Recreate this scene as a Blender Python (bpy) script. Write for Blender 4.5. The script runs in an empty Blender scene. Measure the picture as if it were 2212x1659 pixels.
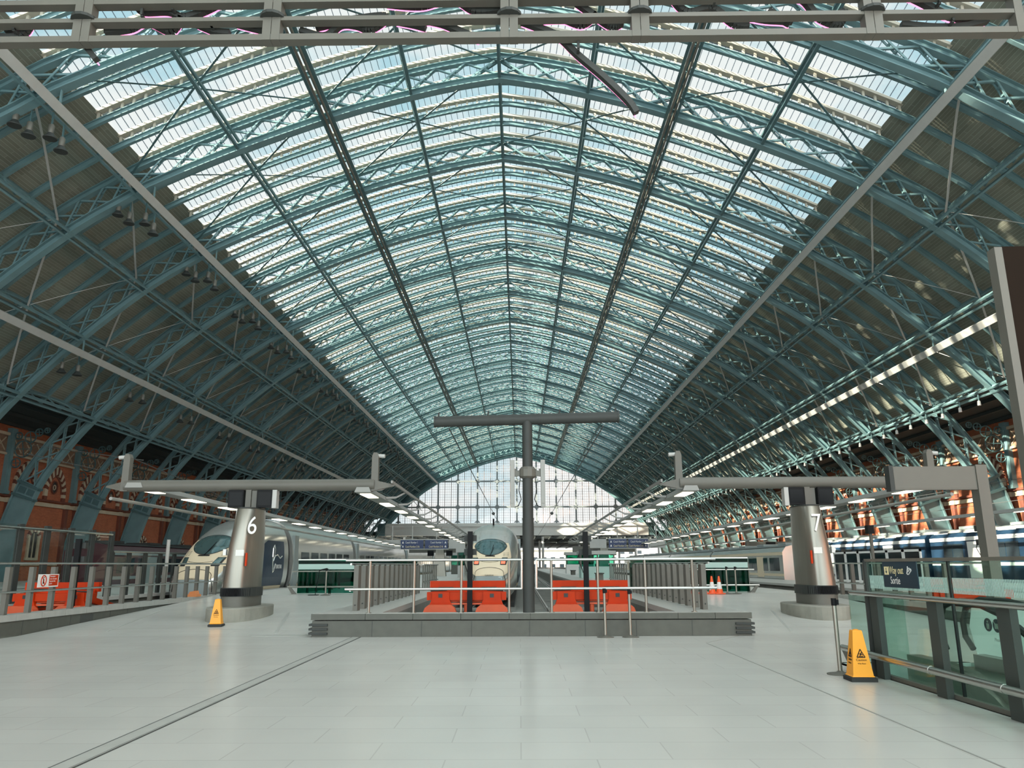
SKY_BLUE = (.46, .68, .76, 1); SKY_CLOUD = (.90, .89, .875, 1); SKY_STR = 1.12; SKY_SOUTH = 3.6; SUN_E = 34.0; EXPO = 0.08
import bpy, math, random
from mathutils import Vector, Matrix
random.seed(7)
S = bpy.context.scene
COL = S.collection
PI = math.pi
EYE = 1.5

# ---------------------------------------------------------------- materials
def srgb(r, g, b):
    f = lambda c: (c/255/12.92) if c/255 <= .04045 else ((c/255+.055)/1.055)**2.4
    return (f(r), f(g), f(b), 1)

def mat(name, col, rough=.5, metal=0.0, var=.0, scale=3.0, bump=0.0, bscale=40, emit=None, estr=0, coat=0.0, stretch=None, spec=None):
    m = bpy.data.materials.new(name); m.use_nodes = True
    nt = m.node_tree; p = nt.nodes['Principled BSDF']
    p.inputs['Base Color'].default_value = col
    p.inputs['Roughness'].default_value = rough
    p.inputs['Metallic'].default_value = metal
    if coat: p.inputs['Coat Weight'].default_value = coat; p.inputs['Coat Roughness'].default_value = .1
    if spec is not None: p.inputs['Specular IOR Level'].default_value = spec
    if emit:
        p.inputs['Emission Color'].default_value = emit; p.inputs['Emission Strength'].default_value = estr
    if var or bump:
        tc = nt.nodes.new('ShaderNodeTexCoord')
        src = tc.outputs['Object']
        if stretch:
            mp = nt.nodes.new('ShaderNodeMapping'); mp.inputs['Scale'].default_value = stretch
            nt.links.new(src, mp.inputs['Vector']); src = mp.outputs['Vector']
    if var:
        n = nt.nodes.new('ShaderNodeTexNoise'); n.inputs['Scale'].default_value = scale; n.inputs['Detail'].default_value = 4
        nt.links.new(src, n.inputs['Vector'])
        mx = nt.nodes.new('ShaderNodeMix'); mx.data_type = 'RGBA'
        mx.inputs['A'].default_value = tuple(c*(1-var) for c in col[:3])+(1,)
        mx.inputs['B'].default_value = tuple(min(1, c*(1+var)) for c in col[:3])+(1,)
        nt.links.new(n.outputs['Fac'], mx.inputs['Factor']); nt.links.new(mx.outputs['Result'], p.inputs['Base Color'])
        rr = nt.nodes.new('ShaderNodeMapRange'); rr.inputs['To Min'].default_value = max(0, rough-.08); rr.inputs['To Max'].default_value = min(1, rough+.1)
        nt.links.new(n.outputs['Fac'], rr.inputs['Value']); nt.links.new(rr.outputs['Result'], p.inputs['Roughness'])
    if bump:
        n2 = nt.nodes.new('ShaderNodeTexNoise'); n2.inputs['Scale'].default_value = bscale
        nt.links.new(src, n2.inputs['Vector'])
        b = nt.nodes.new('ShaderNodeBump'); b.inputs['Strength'].default_value = bump; b.inputs['Distance'].default_value = .01
        nt.links.new(n2.outputs['Fac'], b.inputs['Height']); nt.links.new(b.outputs['Normal'], p.inputs['Normal'])
    return m

def glassmat(name, tint, refl=.12, rough=.02, graze=.6):
    m = bpy.data.materials.new(name); m.use_nodes = True
    nt = m.node_tree; nt.nodes.remove(nt.nodes['Principled BSDF'])
    out = nt.nodes['Material Output']
    t = nt.nodes.new('ShaderNodeBsdfTransparent'); t.inputs['Color'].default_value = tint
    g = nt.nodes.new('ShaderNodeBsdfGlossy'); g.inputs['Roughness'].default_value = rough
    lw = nt.nodes.new('ShaderNodeLayerWeight'); lw.inputs['Blend'].default_value = .25
    mr = nt.nodes.new('ShaderNodeMapRange'); mr.inputs['To Min'].default_value = refl; mr.inputs['To Max'].default_value = graze
    mx = nt.nodes.new('ShaderNodeMixShader')
    pw = nt.nodes.new('ShaderNodeMath'); pw.operation = 'POWER'; pw.inputs[1].default_value = 4.0; lw.inputs['Blend'].default_value = .5
    nt.links.new(lw.outputs['Facing'], pw.inputs[0]); nt.links.new(pw.outputs[0], mr.inputs['Value']); nt.links.new(mr.outputs['Result'], mx.inputs['Fac'])
    nt.links.new(t.outputs[0], mx.inputs[1]); nt.links.new(g.outputs[0], mx.inputs[2]); nt.links.new(mx.outputs[0], out.inputs['Surface'])
    return m

def brickmat(name, c1, c2, mortar, axis, w, hgt, msize, rough=.8, sy=.5, noise=.25, bump=.3, bias=0.0, coat=0.0):
    m = bpy.data.materials.new(name); m.use_nodes = True
    nt = m.node_tree; p = nt.nodes['Principled BSDF']; p.inputs['Roughness'].default_value = rough
    if coat: p.inputs['Coat Weight'].default_value = coat; p.inputs['Coat Roughness'].default_value = .12
    tc = nt.nodes.new('ShaderNodeTexCoord'); sp = nt.nodes.new('ShaderNodeSeparateXYZ'); cb = nt.nodes.new('ShaderNodeCombineXYZ')
    nt.links.new(tc.outputs['Object'], sp.inputs[0])
    a, b = {'X': ('Y', 'Z'), 'Y': ('X', 'Z'), 'Z': ('X', 'Y')}[axis]
    nt.links.new(sp.outputs[a], cb.inputs['X']); nt.links.new(sp.outputs[b], cb.inputs['Y'])
    br = nt.nodes.new('ShaderNodeTexBrick')
    br.inputs['Color1'].default_value = c1; br.inputs['Color2'].default_value = c2; br.inputs['Mortar'].default_value = mortar
    br.inputs['Scale'].default_value = 1; br.inputs['Brick Width'].default_value = w; br.inputs['Row Height'].default_value = hgt
    br.inputs['Mortar Size'].default_value = msize; br.inputs['Bias'].default_value = bias; br.offset = sy
    nt.links.new(cb.outputs[0], br.inputs['Vector'])
    n = nt.nodes.new('ShaderNodeTexNoise'); n.inputs['Scale'].default_value = .7; n.inputs['Detail'].default_value = 6
    nt.links.new(tc.outputs['Object'], n.inputs['Vector'])
    hs = nt.nodes.new('ShaderNodeHueSaturation'); mr = nt.nodes.new('ShaderNodeMapRange')
    mr.inputs['To Min'].default_value = 1-noise; mr.inputs['To Max'].default_value = 1+noise
    nt.links.new(n.outputs['Fac'], mr.inputs['Value']); nt.links.new(mr.outputs['Result'], hs.inputs['Value'])
    nt.links.new(br.outputs['Color'], hs.inputs['Color']); nt.links.new(hs.outputs['Color'], p.inputs['Base Color'])
    if bump:
        bp = nt.nodes.new('ShaderNodeBump'); bp.inputs['Strength'].default_value = bump; bp.inputs['Distance'].default_value = .004; bp.invert = True
        nt.links.new(br.outputs['Fac'], bp.inputs['Height']); nt.links.new(bp.outputs['Normal'], p.inputs['Normal'])
    return m

def boardmat(name, col, line, pitch=.16):
    """boards that run along the hall; joints every `pitch` metres of arc (UV.x)"""
    m = bpy.data.materials.new(name); m.use_nodes = True
    nt = m.node_tree; p = nt.nodes['Principled BSDF']; p.inputs['Roughness'].default_value = .75
    uv = nt.nodes.new('ShaderNodeUVMap'); sp = nt.nodes.new('ShaderNodeSeparateXYZ'); nt.links.new(uv.outputs[0], sp.inputs[0])
    br = nt.nodes.new('ShaderNodeTexBrick'); br.offset = .37
    cb = nt.nodes.new('ShaderNodeCombineXYZ'); nt.links.new(sp.outputs['Y'], cb.inputs['X']); nt.links.new(sp.outputs['X'], cb.inputs['Y'])
    nt.links.new(cb.outputs[0], br.inputs['Vector'])
    br.inputs['Scale'].default_value = 1; br.inputs['Brick Width'].default_value = 4.47; br.inputs['Row Height'].default_value = pitch
    br.inputs['Mortar Size'].default_value = .006
    br.inputs['Color1'].default_value = col; br.inputs['Color2'].default_value = tuple(c*1.25 for c in col[:3])+(1,); br.inputs['Mortar'].default_value = line
    n = nt.nodes.new('ShaderNodeTexNoise'); n.inputs['Scale'].default_value = .25; n.inputs['Detail'].default_value = 5
    nt.links.new(uv.outputs[0], n.inputs['Vector'])
    hs = nt.nodes.new('ShaderNodeHueSaturation'); mr = nt.nodes.new('ShaderNodeMapRange'); mr.inputs['To Min'].default_value = .7; mr.inputs['To Max'].default_value = 1.3
    nt.links.new(n.outputs['Fac'], mr.inputs['Value']); nt.links.new(mr.outputs['Result'], hs.inputs['Value'])
    nt.links.new(br.outputs['Color'], hs.inputs['Color']); nt.links.new(hs.outputs['Color'], p.inputs['Base Color'])
    return m

M = {}
M['iron'] = mat('blue_iron', (.135, .235, .25, 1), .5, 0, .25, 1.2)
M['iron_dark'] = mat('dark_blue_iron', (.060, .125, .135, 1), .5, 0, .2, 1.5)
M['iron_light'] = mat('pale_blue_iron', (.20, .36, .38, 1), .5, 0, .2, 1.5)
M['cream'] = mat('cream_paint', (.46, .42, .34, 1), .6, 0, .2, 2)
M['bar'] = mat('glazing_bar_grey', (.16, .21, .27, 1), .5)
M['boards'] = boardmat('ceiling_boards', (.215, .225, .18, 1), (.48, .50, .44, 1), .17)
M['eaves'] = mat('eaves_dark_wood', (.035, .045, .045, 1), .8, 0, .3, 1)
M['brick'] = brickmat('red_brick', (.47, .135, .055, 1), (.36, .095, .042, 1), (.30, .13, .075, 1), 'X', .24, .08, .008)
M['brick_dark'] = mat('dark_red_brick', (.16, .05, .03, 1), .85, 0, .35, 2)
M['stone'] = mat('pale_stone', (.52, .43, .31, 1), .8, 0, .2, 2)
M['frieze'] = mat('weathered_frieze', (.24, .15, .10, 1), .85, 0, .5, 3)
M['void'] = mat('dark_opening', (.02, .018, .016, 1), .4)
M['floor'] = brickmat('stone_floor', (.57, .57, .535, 1), (.545, .545, .51, 1), (.47, .47, .435, 1), 'Z', 1.2, .6, .006, .26, .5, .10, 0)
M['slab'] = mat('platform_paving', (.53, .53, .495, 1), .45, 0, .08, .8)
M['track_bed'] = mat('track_bed_concrete', (.20, .20, .18, 1), .9, 0, .35, 1.5, .3)
M['granite'] = mat('grey_granite', (.088, .092, .077, 1), .55, 0, .25, 6, .1, 200)
M['granite_light'] = mat('pale_granite', (.40, .405, .375, 1), .5, 0, .15, 5, .1, 200)
M['hairline'] = mat('floor_hairline', (.27, .275, .25, 1), .6)
M['joint'] = mat('dark_joint', (.06, .065, .06, 1), .7)
M['steel'] = mat('brushed_steel', (.30, .29, .25, 1), .33, .75, .25, 1.6, 0, 40, None, 0, 0, (3, 3, .35))
M['steel_dull'] = mat('dull_steel', (.14, .138, .118, 1), .5, .2, .2, 3)
M['steel_polish'] = mat('polished_steel', (.46, .46, .43, 1), .22, .95, .06, 3)
M['grey_paint'] = mat('warm_grey_paint', (.125, .123, .104, 1), .5, 0, .15, 2)
M['grey_dark'] = mat('dark_grey_paint', (.045, .050, .047, 1), .5, 0, .25, 3, spec=.25)
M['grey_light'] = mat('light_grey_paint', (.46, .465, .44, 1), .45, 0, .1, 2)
M['brown'] = mat('dark_brown_panel', (.014, .009, .006, 1), .8, 0, .3, 2, spec=.1)
M['black'] = mat('black_plastic', (.008, .009, .010, 1), .5, spec=.15)
M['rubber'] = mat('black_rubber', (.02, .021, .02, 1), .7, 0, .3, 9)
M['screen'] = mat('dark_display_glass', (.006, .008, .009, 1), .2, spec=.12)
M['red'] = mat('orange_red_enamel', (.50, .036, .002, 1), .5, 0, .2, 4, spec=.2)
M['red_pale'] = mat('faded_orange_enamel', (.62, .11, .045, 1), .5, 0, .15, 4, spec=.3)
M['yellow'] = mat('safety_yellow', (.88, .36, .02, 1), .42, 0, .06, 6)
M['post_dark'] = mat('dark_post_steel', (.045, .055, .050, 1), .5, 0, .2, 3, spec=.3)
M['grey_mid'] = mat('mid_grey_paint', (.29, .295, .275, 1), .5, 0, .1, 2)
M['mullion'] = mat('gable_mullion_grey', (.27, .30, .31, 1), .55)
M['glaze_red'] = mat('gable_bar_red_grey', (.22, .15, .13, 1), .6)
M['deck'] = mat('dark_deck_soffit', (.03, .04, .04, 1), .8)
M['orange'] = mat('cone_orange', (.85, .12, .03, 1), .45)
M['white'] = mat('white_enamel', (.78, .78, .75, 1), .4)
M['navy'] = mat('navy_sign', (.010, .035, .055, 1), .4)
M['blue_sign'] = mat('blue_sign', (.012, .035, .12, 1), .4)
M['sign_yellow'] = mat('sign_pale_yellow', (.85, .74, .42, 1), .5)
M['purple'] = mat('icon_navy_blue', (.03, .035, .09, 1), .5)
M['train_silver'] = mat('train_silver', (.62, .63, .60, 1), .22, .75, .06, .6)
M['train_grey'] = mat('train_grey', (.30, .35, .35, 1), .35, .3, .08, 1)
M['train_cream'] = mat('train_cream', (.72, .60, .42, 1), .4, 0, .04, 1)
M['train_navy'] = mat('train_navy', (.012, .032, .062, 1), .3, 0, .1, 1, spec=.3)
M['train_maroon'] = mat('train_maroon', (.055, .014, .022, 1), .3, 0, .2, 1)
M['train_glass'] = mat('train_window_glass', (.10, .17, .17, 1), .06, .55)
M['train_glass_dark'] = mat('train_dark_window', (.012, .02, .026, 1), .08)
M['lamp_red'] = mat('train_tail_lamp', (.9, .12, .06, 1), .3, 0, 0, 1, 0, 1, (1, .16, .08, 1), 1.2)
M['tube_lamp'] = mat('lamp_diffuser', (.9, .85, .7, 1), .4, 0, 0, 1, 0, 1, (1, .92, .72, 1), 2.2)
M['neon'] = mat('pink_neon', (.9, .2, .45, 1), .3, 0, 0, 1, 0, 1, (1, .22, .50, 1), 2.5)
M['glass_roof'] = glassmat('roof_glass', (.84, .90, .90, 1), .05, .02, .30)
M['glass_gable'] = glassmat('gable_glass', (.93, .95, .95, 1), .05, .02, .3)
M['glass_green'] = glassmat('green_glass', (.80, .925, .88, 1), .02, .02, .4)
M['glass_teal'] = glassmat('deep_green_glass', (.20, .52, .44, 1), .006, .02, .3)
M['glass_clear'] = glassmat('clear_glass', (.91, .945, .93, 1), .03, .02, .4)
M['glow_panel'] = mat('pale_panel_added_glow', (.70, .72, .70, 1), .4, 0, 0, 1, 0, 1, (.9, 1, .95, 1), .45)  # weak glow added to brighten the pale panel, dim behind its glass
M['frit'] = mat('frosted_band', (.42, .60, .55, 1), .6)
M['wire'] = mat('wire_grey', (.10, .11, .11, 1), .5, .5)
M['rail'] = mat('rail_steel', (.34, .33, .31, 1), .3, .8)
M['well'] = mat('well_lining', (.50, .62, .57, 1), .5, 0, .05, 1)
M['cardboard'] = mat('orange_cardboard', (.70, .27, .10, 1), .7)
M['hall_far'] = mat('pale_far_building', (.55, .50, .42, 1), .8, 0, .25, .3)
M['foliage'] = mat('far_foliage', (.20, .28, .14, 1), .9, 0, .4, 2)

# ---------------------------------------------------------------- mesh builder
class MB:
    def __init__(s): s.v = []; s.f = []; s.mi = []; s.uv = []; s.m = 0
    def face(s, idx, uv=None): s.f.append(tuple(idx)); s.mi.append(s.m); s.uv.append(uv)
    def poly(s, pts, uv=None):
        n = len(s.v); s.v += [tuple(p) for p in pts]; s.face(range(n, n+len(pts)), uv)
    def box(s, x0, x1, y0, y1, z0, z1):
        n = len(s.v)
        s.v += [(x0,y0,z0),(x1,y0,z0),(x1,y1,z0),(x0,y1,z0),(x0,y0,z1),(x1,y0,z1),(x1,y1,z1),(x0,y1,z1)]
        for q in ((3,2,1,0),(4,5,6,7),(0,1,5,4),(1,2,6,5),(2,3,7,6),(3,0,4,7)): s.face([n+i for i in q])
        return s
    def cbox(s, x, y, z, sx, sy, sz): return s.box(x-sx/2, x+sx/2, y-sy/2, y+sy/2, z-sz/2, z+sz/2)
    def beam(s, p, q, w, h, up=(0,0,1)):
        p = Vector(p); q = Vector(q); d = (q-p).normalized(); u = Vector(up)
        sd = d.cross(u)
        if sd.length < 1e-4: sd = d.cross(Vector((1,0,0)))
        sd.normalize(); u = sd.cross(d).normalized()
        n = len(s.v)
        for e in (p, q):
            for a, b in ((-1,-1),(1,-1),(1,1),(-1,1)): s.v.append(tuple(e+sd*(a*w/2)+u*(b*h/2)))
        for k in ((3,2,1,0),(4,5,6,7),(0,1,5,4),(1,2,6,5),(2,3,7,6),(3,0,4,7)): s.face([n+i for i in k])
        return s
    def tube(s, pts, r, seg=8, closed=False):
        pts = [Vector(p) for p in pts]; n0 = len(s.v); L = len(pts); nrm = None
        rr = r if isinstance(r, (list, tuple)) else [r]*L
        for i, p in enumerate(pts):
            if closed: t = (pts[(i+1) % L]-pts[i-1])
            else: t = (pts[min(i+1, L-1)]-pts[max(i-1, 0)])
            t.normalize()
            if nrm is None:
                nrm = t.orthogonal().normalized()
            nrm = (nrm - t*nrm.dot(t)).normalized(); b = t.cross(nrm)
            for k in range(seg):
                a = 2*PI*k/seg; s.v.append(tuple(p+nrm*(rr[i]*math.cos(a))+b*(rr[i]*math.sin(a))))
        for i in range(L if closed else L-1):
            j = (i+1) % L
            for k in range(seg):
                k2 = (k+1) % seg
                s.face([n0+i*seg+k, n0+i*seg+k2, n0+j*seg+k2, n0+j*seg+k])
        if not closed:
            s.face([n0+k for k in range(seg)][::-1]); s.face([n0+(L-1)*seg+k for k in range(seg)])
        return s
    def cyl(s, x, y, z0, z1, r, seg=16, r2=None):
        r2 = r if r2 is None else r2
        return s.lathe([(r, z0), (r2, z1)], seg, (x, y, 0))
    def lathe(s, prof, seg=16, c=(0,0,0), sx=1, sy=1):
        n0 = len(s.v)
        for r, z in prof:
            for k in range(seg):
                a = 2*PI*k/seg; s.v.append((c[0]+r*sx*math.cos(a), c[1]+r*sy*math.sin(a), c[2]+z))
        for i in range(len(prof)-1):
            for k in range(seg):
                k2 = (k+1) % seg
                s.face([n0+i*seg+k, n0+i*seg+k2, n0+(i+1)*seg+k2, n0+(i+1)*seg+k])
        s.face([n0+k for k in range(seg)][::-1]); s.face([n0+(len(prof)-1)*seg+k for k in range(seg)])
        return s
    def rings(s, rings, cap=True, closed=True):
        """loft of equal-length point rings"""
        n0 = len(s.v); R = len(rings[0])
        for r in rings: s.v += [tuple(p) for p in r]
        for i in range(len(rings)-1):
            for k in range(R if closed else R-1):
                k2 = (k+1) % R
                s.face([n0+i*R+k, n0+i*R+k2, n0+(i+1)*R+k2, n0+(i+1)*R+k])
        if cap:
            s.face([n0+k for k in range(R)][::-1]); s.face([n0+(len(rings)-1)*R+k for k in range(R)])
        return s
    def prism(s, poly, axis, a, b):
        """extrude a 2D polygon along an axis from a to b; poly in the other two axes in order"""
        def P(p, t):
            return {'X': (t, p[0], p[1]), 'Y': (p[0], t, p[1]), 'Z': (p[0], p[1], t)}[axis]
        return s.rings([[P(p, a) for p in poly], [P(p, b) for p in poly]])
    def build(s, name, m, parent=None, loc=None, smooth=False, rot=None):
        me = bpy.data.meshes.new(name); me.from_pydata(s.v, [], s.f)
        for x in (m if isinstance(m, (list, tuple)) else [m]): me.materials.append(M[x] if isinstance(x, str) else x)
        if any(s.mi): me.polygons.foreach_set('material_index', s.mi)
        if any(u is not None for u in s.uv):
            ul = me.uv_layers.new(name='UVMap'); i = 0
            for f, u in zip(s.f, s.uv):
                for k in range(len(f)):
                    ul.data[i].uv = u[k] if u else (0, 0); i += 1
        me.update()
        import bmesh
        bm = bmesh.new(); bm.from_mesh(me)
        bmesh.ops.recalc_face_normals(bm, faces=bm.faces); bm.to_mesh(me); bm.free()
        if smooth:
            me.polygons.foreach_set('use_smooth', [True]*len(me.polygons))
            me.set_sharp_from_angle(angle=math.radians(38))
        o = bpy.data.objects.new(name, me); COL.objects.link(o)
        if parent is not None: o.parent = parent
        if loc is not None: o.location = loc
        if rot is not None: o.rotation_euler = rot
        return o

def tag(o, label, cat, group=None, kind=None):
    o['label'] = label; o['category'] = cat
    if group: o['group'] = group
    o['kind'] = kind or 'thing'
    return o
def thing(name, label, cat, loc=(0,0,0), group=None, rotz=0):
    o = bpy.data.objects.new(name, None); o.empty_display_size = .3; COL.objects.link(o)
    o.location = loc; o.rotation_euler = (0, 0, rotz)
    return tag(o, label, cat, group)
def struct(o): o['kind'] = 'structure'; return o
def dup(o, parent=None):
    c = o.copy(); COL.objects.link(c)
    if parent is not None: c.parent = parent
    for ch in o.children: dup(ch, c)
    return c
def text(name, s, size, mt, parent, loc, rot=(PI/2, 0, 0), align='LEFT', ext=.002, sx=1.0):
    cu = bpy.data.curves.new(name, 'FONT'); cu.body = s; cu.size = size; cu.align_x = align; cu.extrude = ext
    cu.materials.append(M[mt]); o = bpy.data.objects.new(name, cu); COL.objects.link(o)
    o.location = loc; o.rotation_euler = rot; o.scale = (sx, 1, 1)
    if parent is not None: o.parent = parent
    bpy.context.view_layer.update()
    me = bpy.data.meshes.new_from_object(o.evaluated_get(bpy.context.evaluated_depsgraph_get()))
    me.name = name; q = bpy.data.objects.new(name, me); COL.objects.link(q)
    q.parent = parent; q.location = loc; q.rotation_euler = rot; q.scale = (sx, 1, 1)
    bpy.data.objects.remove(o); bpy.data.curves.remove(cu)
    if not me.materials: me.materials.append(M[mt])
    return q
ORD = ['nearest', 'second', 'third', 'fourth', 'fifth', 'sixth', 'seventh', 'eighth', 'ninth', 'tenth', 'eleventh', 'twelfth', 'thirteenth',
       'fourteenth', 'fifteenth', 'sixteenth', 'seventeenth', 'eighteenth', 'nineteenth', 'twentieth', 'twenty-first', 'twenty-second', 'twenty-third', 'twenty-fourth']
# ---------------------------------------------------------------- the shed's pointed arch
X0 = -1.0                       # ridge
PTS = [(0,28.55),(2.5,28.1),(4.9,27.52),(8.9,26.35),(14.4,24.25),(19.1,22.1),(20.6,21.2),(23.4,19.35),(27.3,16.0),(31,12.15),(33.1,9.45),(34.4,7.35),(35.25,4.8),(35.75,2.4),(36,-.6)]
def _catmull():
    out = []
    P = [(-PTS[1][0]*1.0, 2*PTS[0][1]-PTS[1][1]+.0)] + PTS + [(36.05, -3.6)]
    for i in range(1, len(P)-2):
        p0, p1, p2, p3 = [Vector((*q, 0)) for q in P[i-1:i+3]]
        for j in range(16):
            t = j/16
            out.append(.5*((2*p1)+(p2-p0)*t+(2*p0-5*p1+4*p2-p3)*t*t+(3*p1-p0-3*p2+p3)*t**3))
    out.append(Vector((*PTS[-1], 0)))
    return out
_C = _catmull(); _L = [0]
for a, b in zip(_C, _C[1:]): _L.append(_L[-1]+(b-a).length)
STOT = _L[-1]
def _at(s):
    s = max(0, min(STOT, s)); lo, hi = 0, len(_L)-1
    while hi-lo > 1:
        m = (lo+hi)//2
        if _L[m] <= s: lo = m
        else: hi = m
    t = (s-_L[lo])/(_L[hi]-_L[lo]); p = _C[lo].lerp(_C[hi], t)
    return p
def arc(s, off=0.0):
    """point of the arch at signed arc length s from the crown, `off` outwards; returns (x,z), (nx,nz)"""
    sg = -1 if s < 0 else 1; a = abs(s)
    p = _at(a); d = (_at(a+.3)-_at(max(0, a-.3))).normalized()
    n = Vector((-d.y, d.x)); 
    if n.y < 0: n = -n
    if n.x < 0: n = Vector((-n.x, n.y)) if a < .4 else n
    k = min(1, a/1.2); n = Vector((n.x*k, n.y)).normalized()
    return (X0+sg*(p.x+n.x*off), p.y+n.y*off), (sg*n.x, n.y)
def s_of(u=None, z=None):
    lo, hi = 0, STOT
    for _ in range(50):
        m = (lo+hi)/2; p = _at(m)
        if (p.x < u if u is not None else p.y > z): lo = m
        else: hi = m
    return lo
def samp(a, b, step=.9):
    n = max(1, int(math.ceil(abs(b-a)/step))); return [a+(b-a)*i/n for i in range(n+1)]
def sweep(mb, prof, ss, off=0.0, uvs=False):
    """closed profile [(along the hall, outwards)] swept round the arch"""
    rings = []
    for s in ss:
        (x, z), (nx, nz) = arc(s, off)
        rings.append([(x+nx*b, a, z+nz*b) for a, b in prof])
    mb.rings(rings)
def ibeam(h, w, t=.04, web=.05, b0=0.0):
    return [(-w/2,b0),(w/2,b0),(w/2,b0+t),(web/2,b0+t),(web/2,b0+h-t),(w/2,b0+h-t),(w/2,b0+h),(-w/2,b0+h),(-w/2,b0+h-t),(-web/2,b0+h-t),(-web/2,b0+t),(-w/2,b0+t)]
def rect(w, b0, b1): return [(-w/2,b0),(w/2,b0),(w/2,b1),(-w/2,b1)]

BAY = 8.94; Y0 = 38.93; PITCH = BAY/4
KS = list(range(-1, 18))                 # the arches the photo shows
SG = s_of(u=19.35)                        # edge of the glazing
SE = s_of(u=31.0)                        # lowest purlin
SB = s_of(z=7.1)                         # top of the solid foot
UP = [0, 5.0, 9.7, 14.6, 20.0, 23.6, 27.4, 31.0]
SP = [s_of(u=u) if u else 0 for u in UP]
D = 1.55                                 # rib depth

# -- one main lattice arch
def make_arch():
    r = thing('roof_arch', 'x', 'roof arch', (0, 0, 0), 'main lattice arches of the train shed')
    mb = MB(); sweep(mb, ibeam(.42, .46, .05, .07, -.02), samp(-SB, SB)); mb.build('lower_chord', 'iron', r)
    mb = MB(); sweep(mb, ibeam(.34, .38, .04, .06, D-.17), samp(-SB, SB)); mb.build('upper_chord', 'iron', r)
    mb = MB(); nodes = []
    for a, b in zip(SP, SP[1:]): nodes += [a+(b-a)*i/3 for i in range(3)]
    nodes += [SE+(SB-SE)*i/4 for i in range(5)]
    for sg in (-1, 1):
        for a, b in zip(nodes, nodes[1:]):
            for lo, hi, w, h in ((a, b, .10, .12), (b, a, .20, .07)):
                p, _ = arc(sg*lo, .36); q, _ = arc(sg*hi, D-.12)
                if w < .15: mb.beam((p[0], 0, p[1]), (q[0], 0, q[1]), w, h, (0, 1, 0))
                else:
                    for dy in (-.11, .11): mb.beam((p[0], dy, p[1]), (q[0], dy, q[1]), .09, .05, (0, 1, 0))
                    for t in (.2, .4, .6, .8):
                        c = Vector((p[0]+(q[0]-p[0])*t, 0, p[1]+(q[1]-p[1])*t)); mb.cbox(c.x, 0, c.z, .10, .2, .10)
    mb.build('lattice', 'iron', r)
    mb = MB()
    sweep(mb, rect(.34, D+.42, D+.56), samp(-SG, SG)); mb.build('gutter', 'cream', r)
    mb = MB()
    n = int(SG/.62)
    for i in range(-n, n+1):
        (x, z), (nx, nz) = arc(i*.62, D+.29); mb.cbox(x, 0, z, .12, .10, .30)
    mb.build('bracket', 'cream', r)['kind'] = 'stuff'
    for sg in (-1, 1):
        f = MB(); ss = [sg*s for s in samp(SB-.1, STOT, .5)]
        sweep(f, [(-.25,-.03),(.25,-.03),(.25,.06),(.07,.06),(.07,D-.06),(.25,D-.06),(.25,D+.06),(-.25,D+.06),(-.25,D-.06),(-.07,D-.06),(-.07,.06),(-.25,.06)], ss)
        foot = f.build('springing', 'iron_light' if False else 'iron', r)
        c = MB()
        for s0, wd in ((SB-.05, .62), (SB+.8, .56)):
            sweep(c, rect(wd, -.10, D+.12), [sg*(s0), sg*(s0+.16)])
        for s0 in (SB+.25,):
            for b0, b1 in ((.15, .7), (.85, 1.4)):
                sweep(c, rect(.24, b0, b1), [sg*s0, sg*(s0+.42)])
        c.build('collar', 'iron_dark', foot)
        w = MB(); xw = X0+sg*37.15
        w.cbox(xw, 0, 9.2, .34, .5, 4.9); w.cbox(xw-sg*.14, 0, 9.2, .14, .28, 4.9); w.cbox(xw, 0, 11.5, .5, .62, .3); w.cbox(xw, 0, 6.9, .5, .62, .25)
        w.build('wall_post', 'iron', r)
        t = MB()
        for cx, cz, rad in ((36.15, 10.1, .62), (35.7, 11.0, .42), (36.55, 9.05, .34), (35.1, 11.35, .28), (36.6, 11.1, .26), (34.5, 11.5, .2)):
            pts = [(X0+sg*(cx+rad*math.cos(a)), 0, cz+rad*math.sin(a)) for a in [2*PI*i/14 for i in range(14)]]
            t.tube(pts, .05, 4, True)
            t.beam(pts[0], pts[7], .05, .05); t.beam(pts[3], pts[10], .05, .05)
        t.build('spandrel_tracery', 'iron_dark', r)
    return r
arch0 = make_arch()
arches = {}
for i, k in enumerate(KS):
    o = arch0 if i == 0 else dup(arch0)
    o.location = (0, Y0+BAY*k, 0); arches[k] = o
    o['label'] = ('nearest big blue lattice roof arch, crossing behind the hanging sign frame' if i == 0 else
        'last big lattice roof arch, standing just before the far gable glazing' if i == len(KS)-1 else
        f'{ORD[i]} big blue lattice arch counted from the camera along the roof')

# -- slim secondary ribs, three in every bay
def make_rib():
    r = thing('secondary_rib', 'x', 'roof rib', (0, 0, 0), 'slim ribs between the lattice arches')
    mb = MB(); sweep(mb, ibeam(.30, .20, .035, .06, D-.20), samp(-SE-.6, SE+.6)); mb.build('rib_beam', 'iron', r)
    mb = MB(); sweep(mb, rect(.34, D+.42, D+.56), samp(-SG, SG)); mb.build('gutter', 'cream', r)
    mb = MB(); n = int(SG/.62)
    for i in range(-n, n+1):
        (x, z), (nx, nz) = arc(i*.62, D+.26); mb.cbox(x, 0, z, .12, .10, .36)
    mb.build('bracket', 'cream', r)['kind'] = 'stuff'
    return r
rib0 = make_rib(); first = True
WH = ['first', 'middle', 'last']
for bi, k in enumerate(range(-2, 17)):
    for j in (1, 2, 3):
        if k == -2 and j == 1: continue
        o = rib0 if first else dup(rib0); first = False
        o.location = (0, Y0+BAY*k+PITCH*j, 0)
        o['label'] = (f'{WH[j-1]} slim curved rib of three, nearer than the nearest lattice arch' if k == -2 else
            f'{WH[j-1]} of three slim curved ribs just beyond the {ORD[bi-1]} lattice arch')

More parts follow.
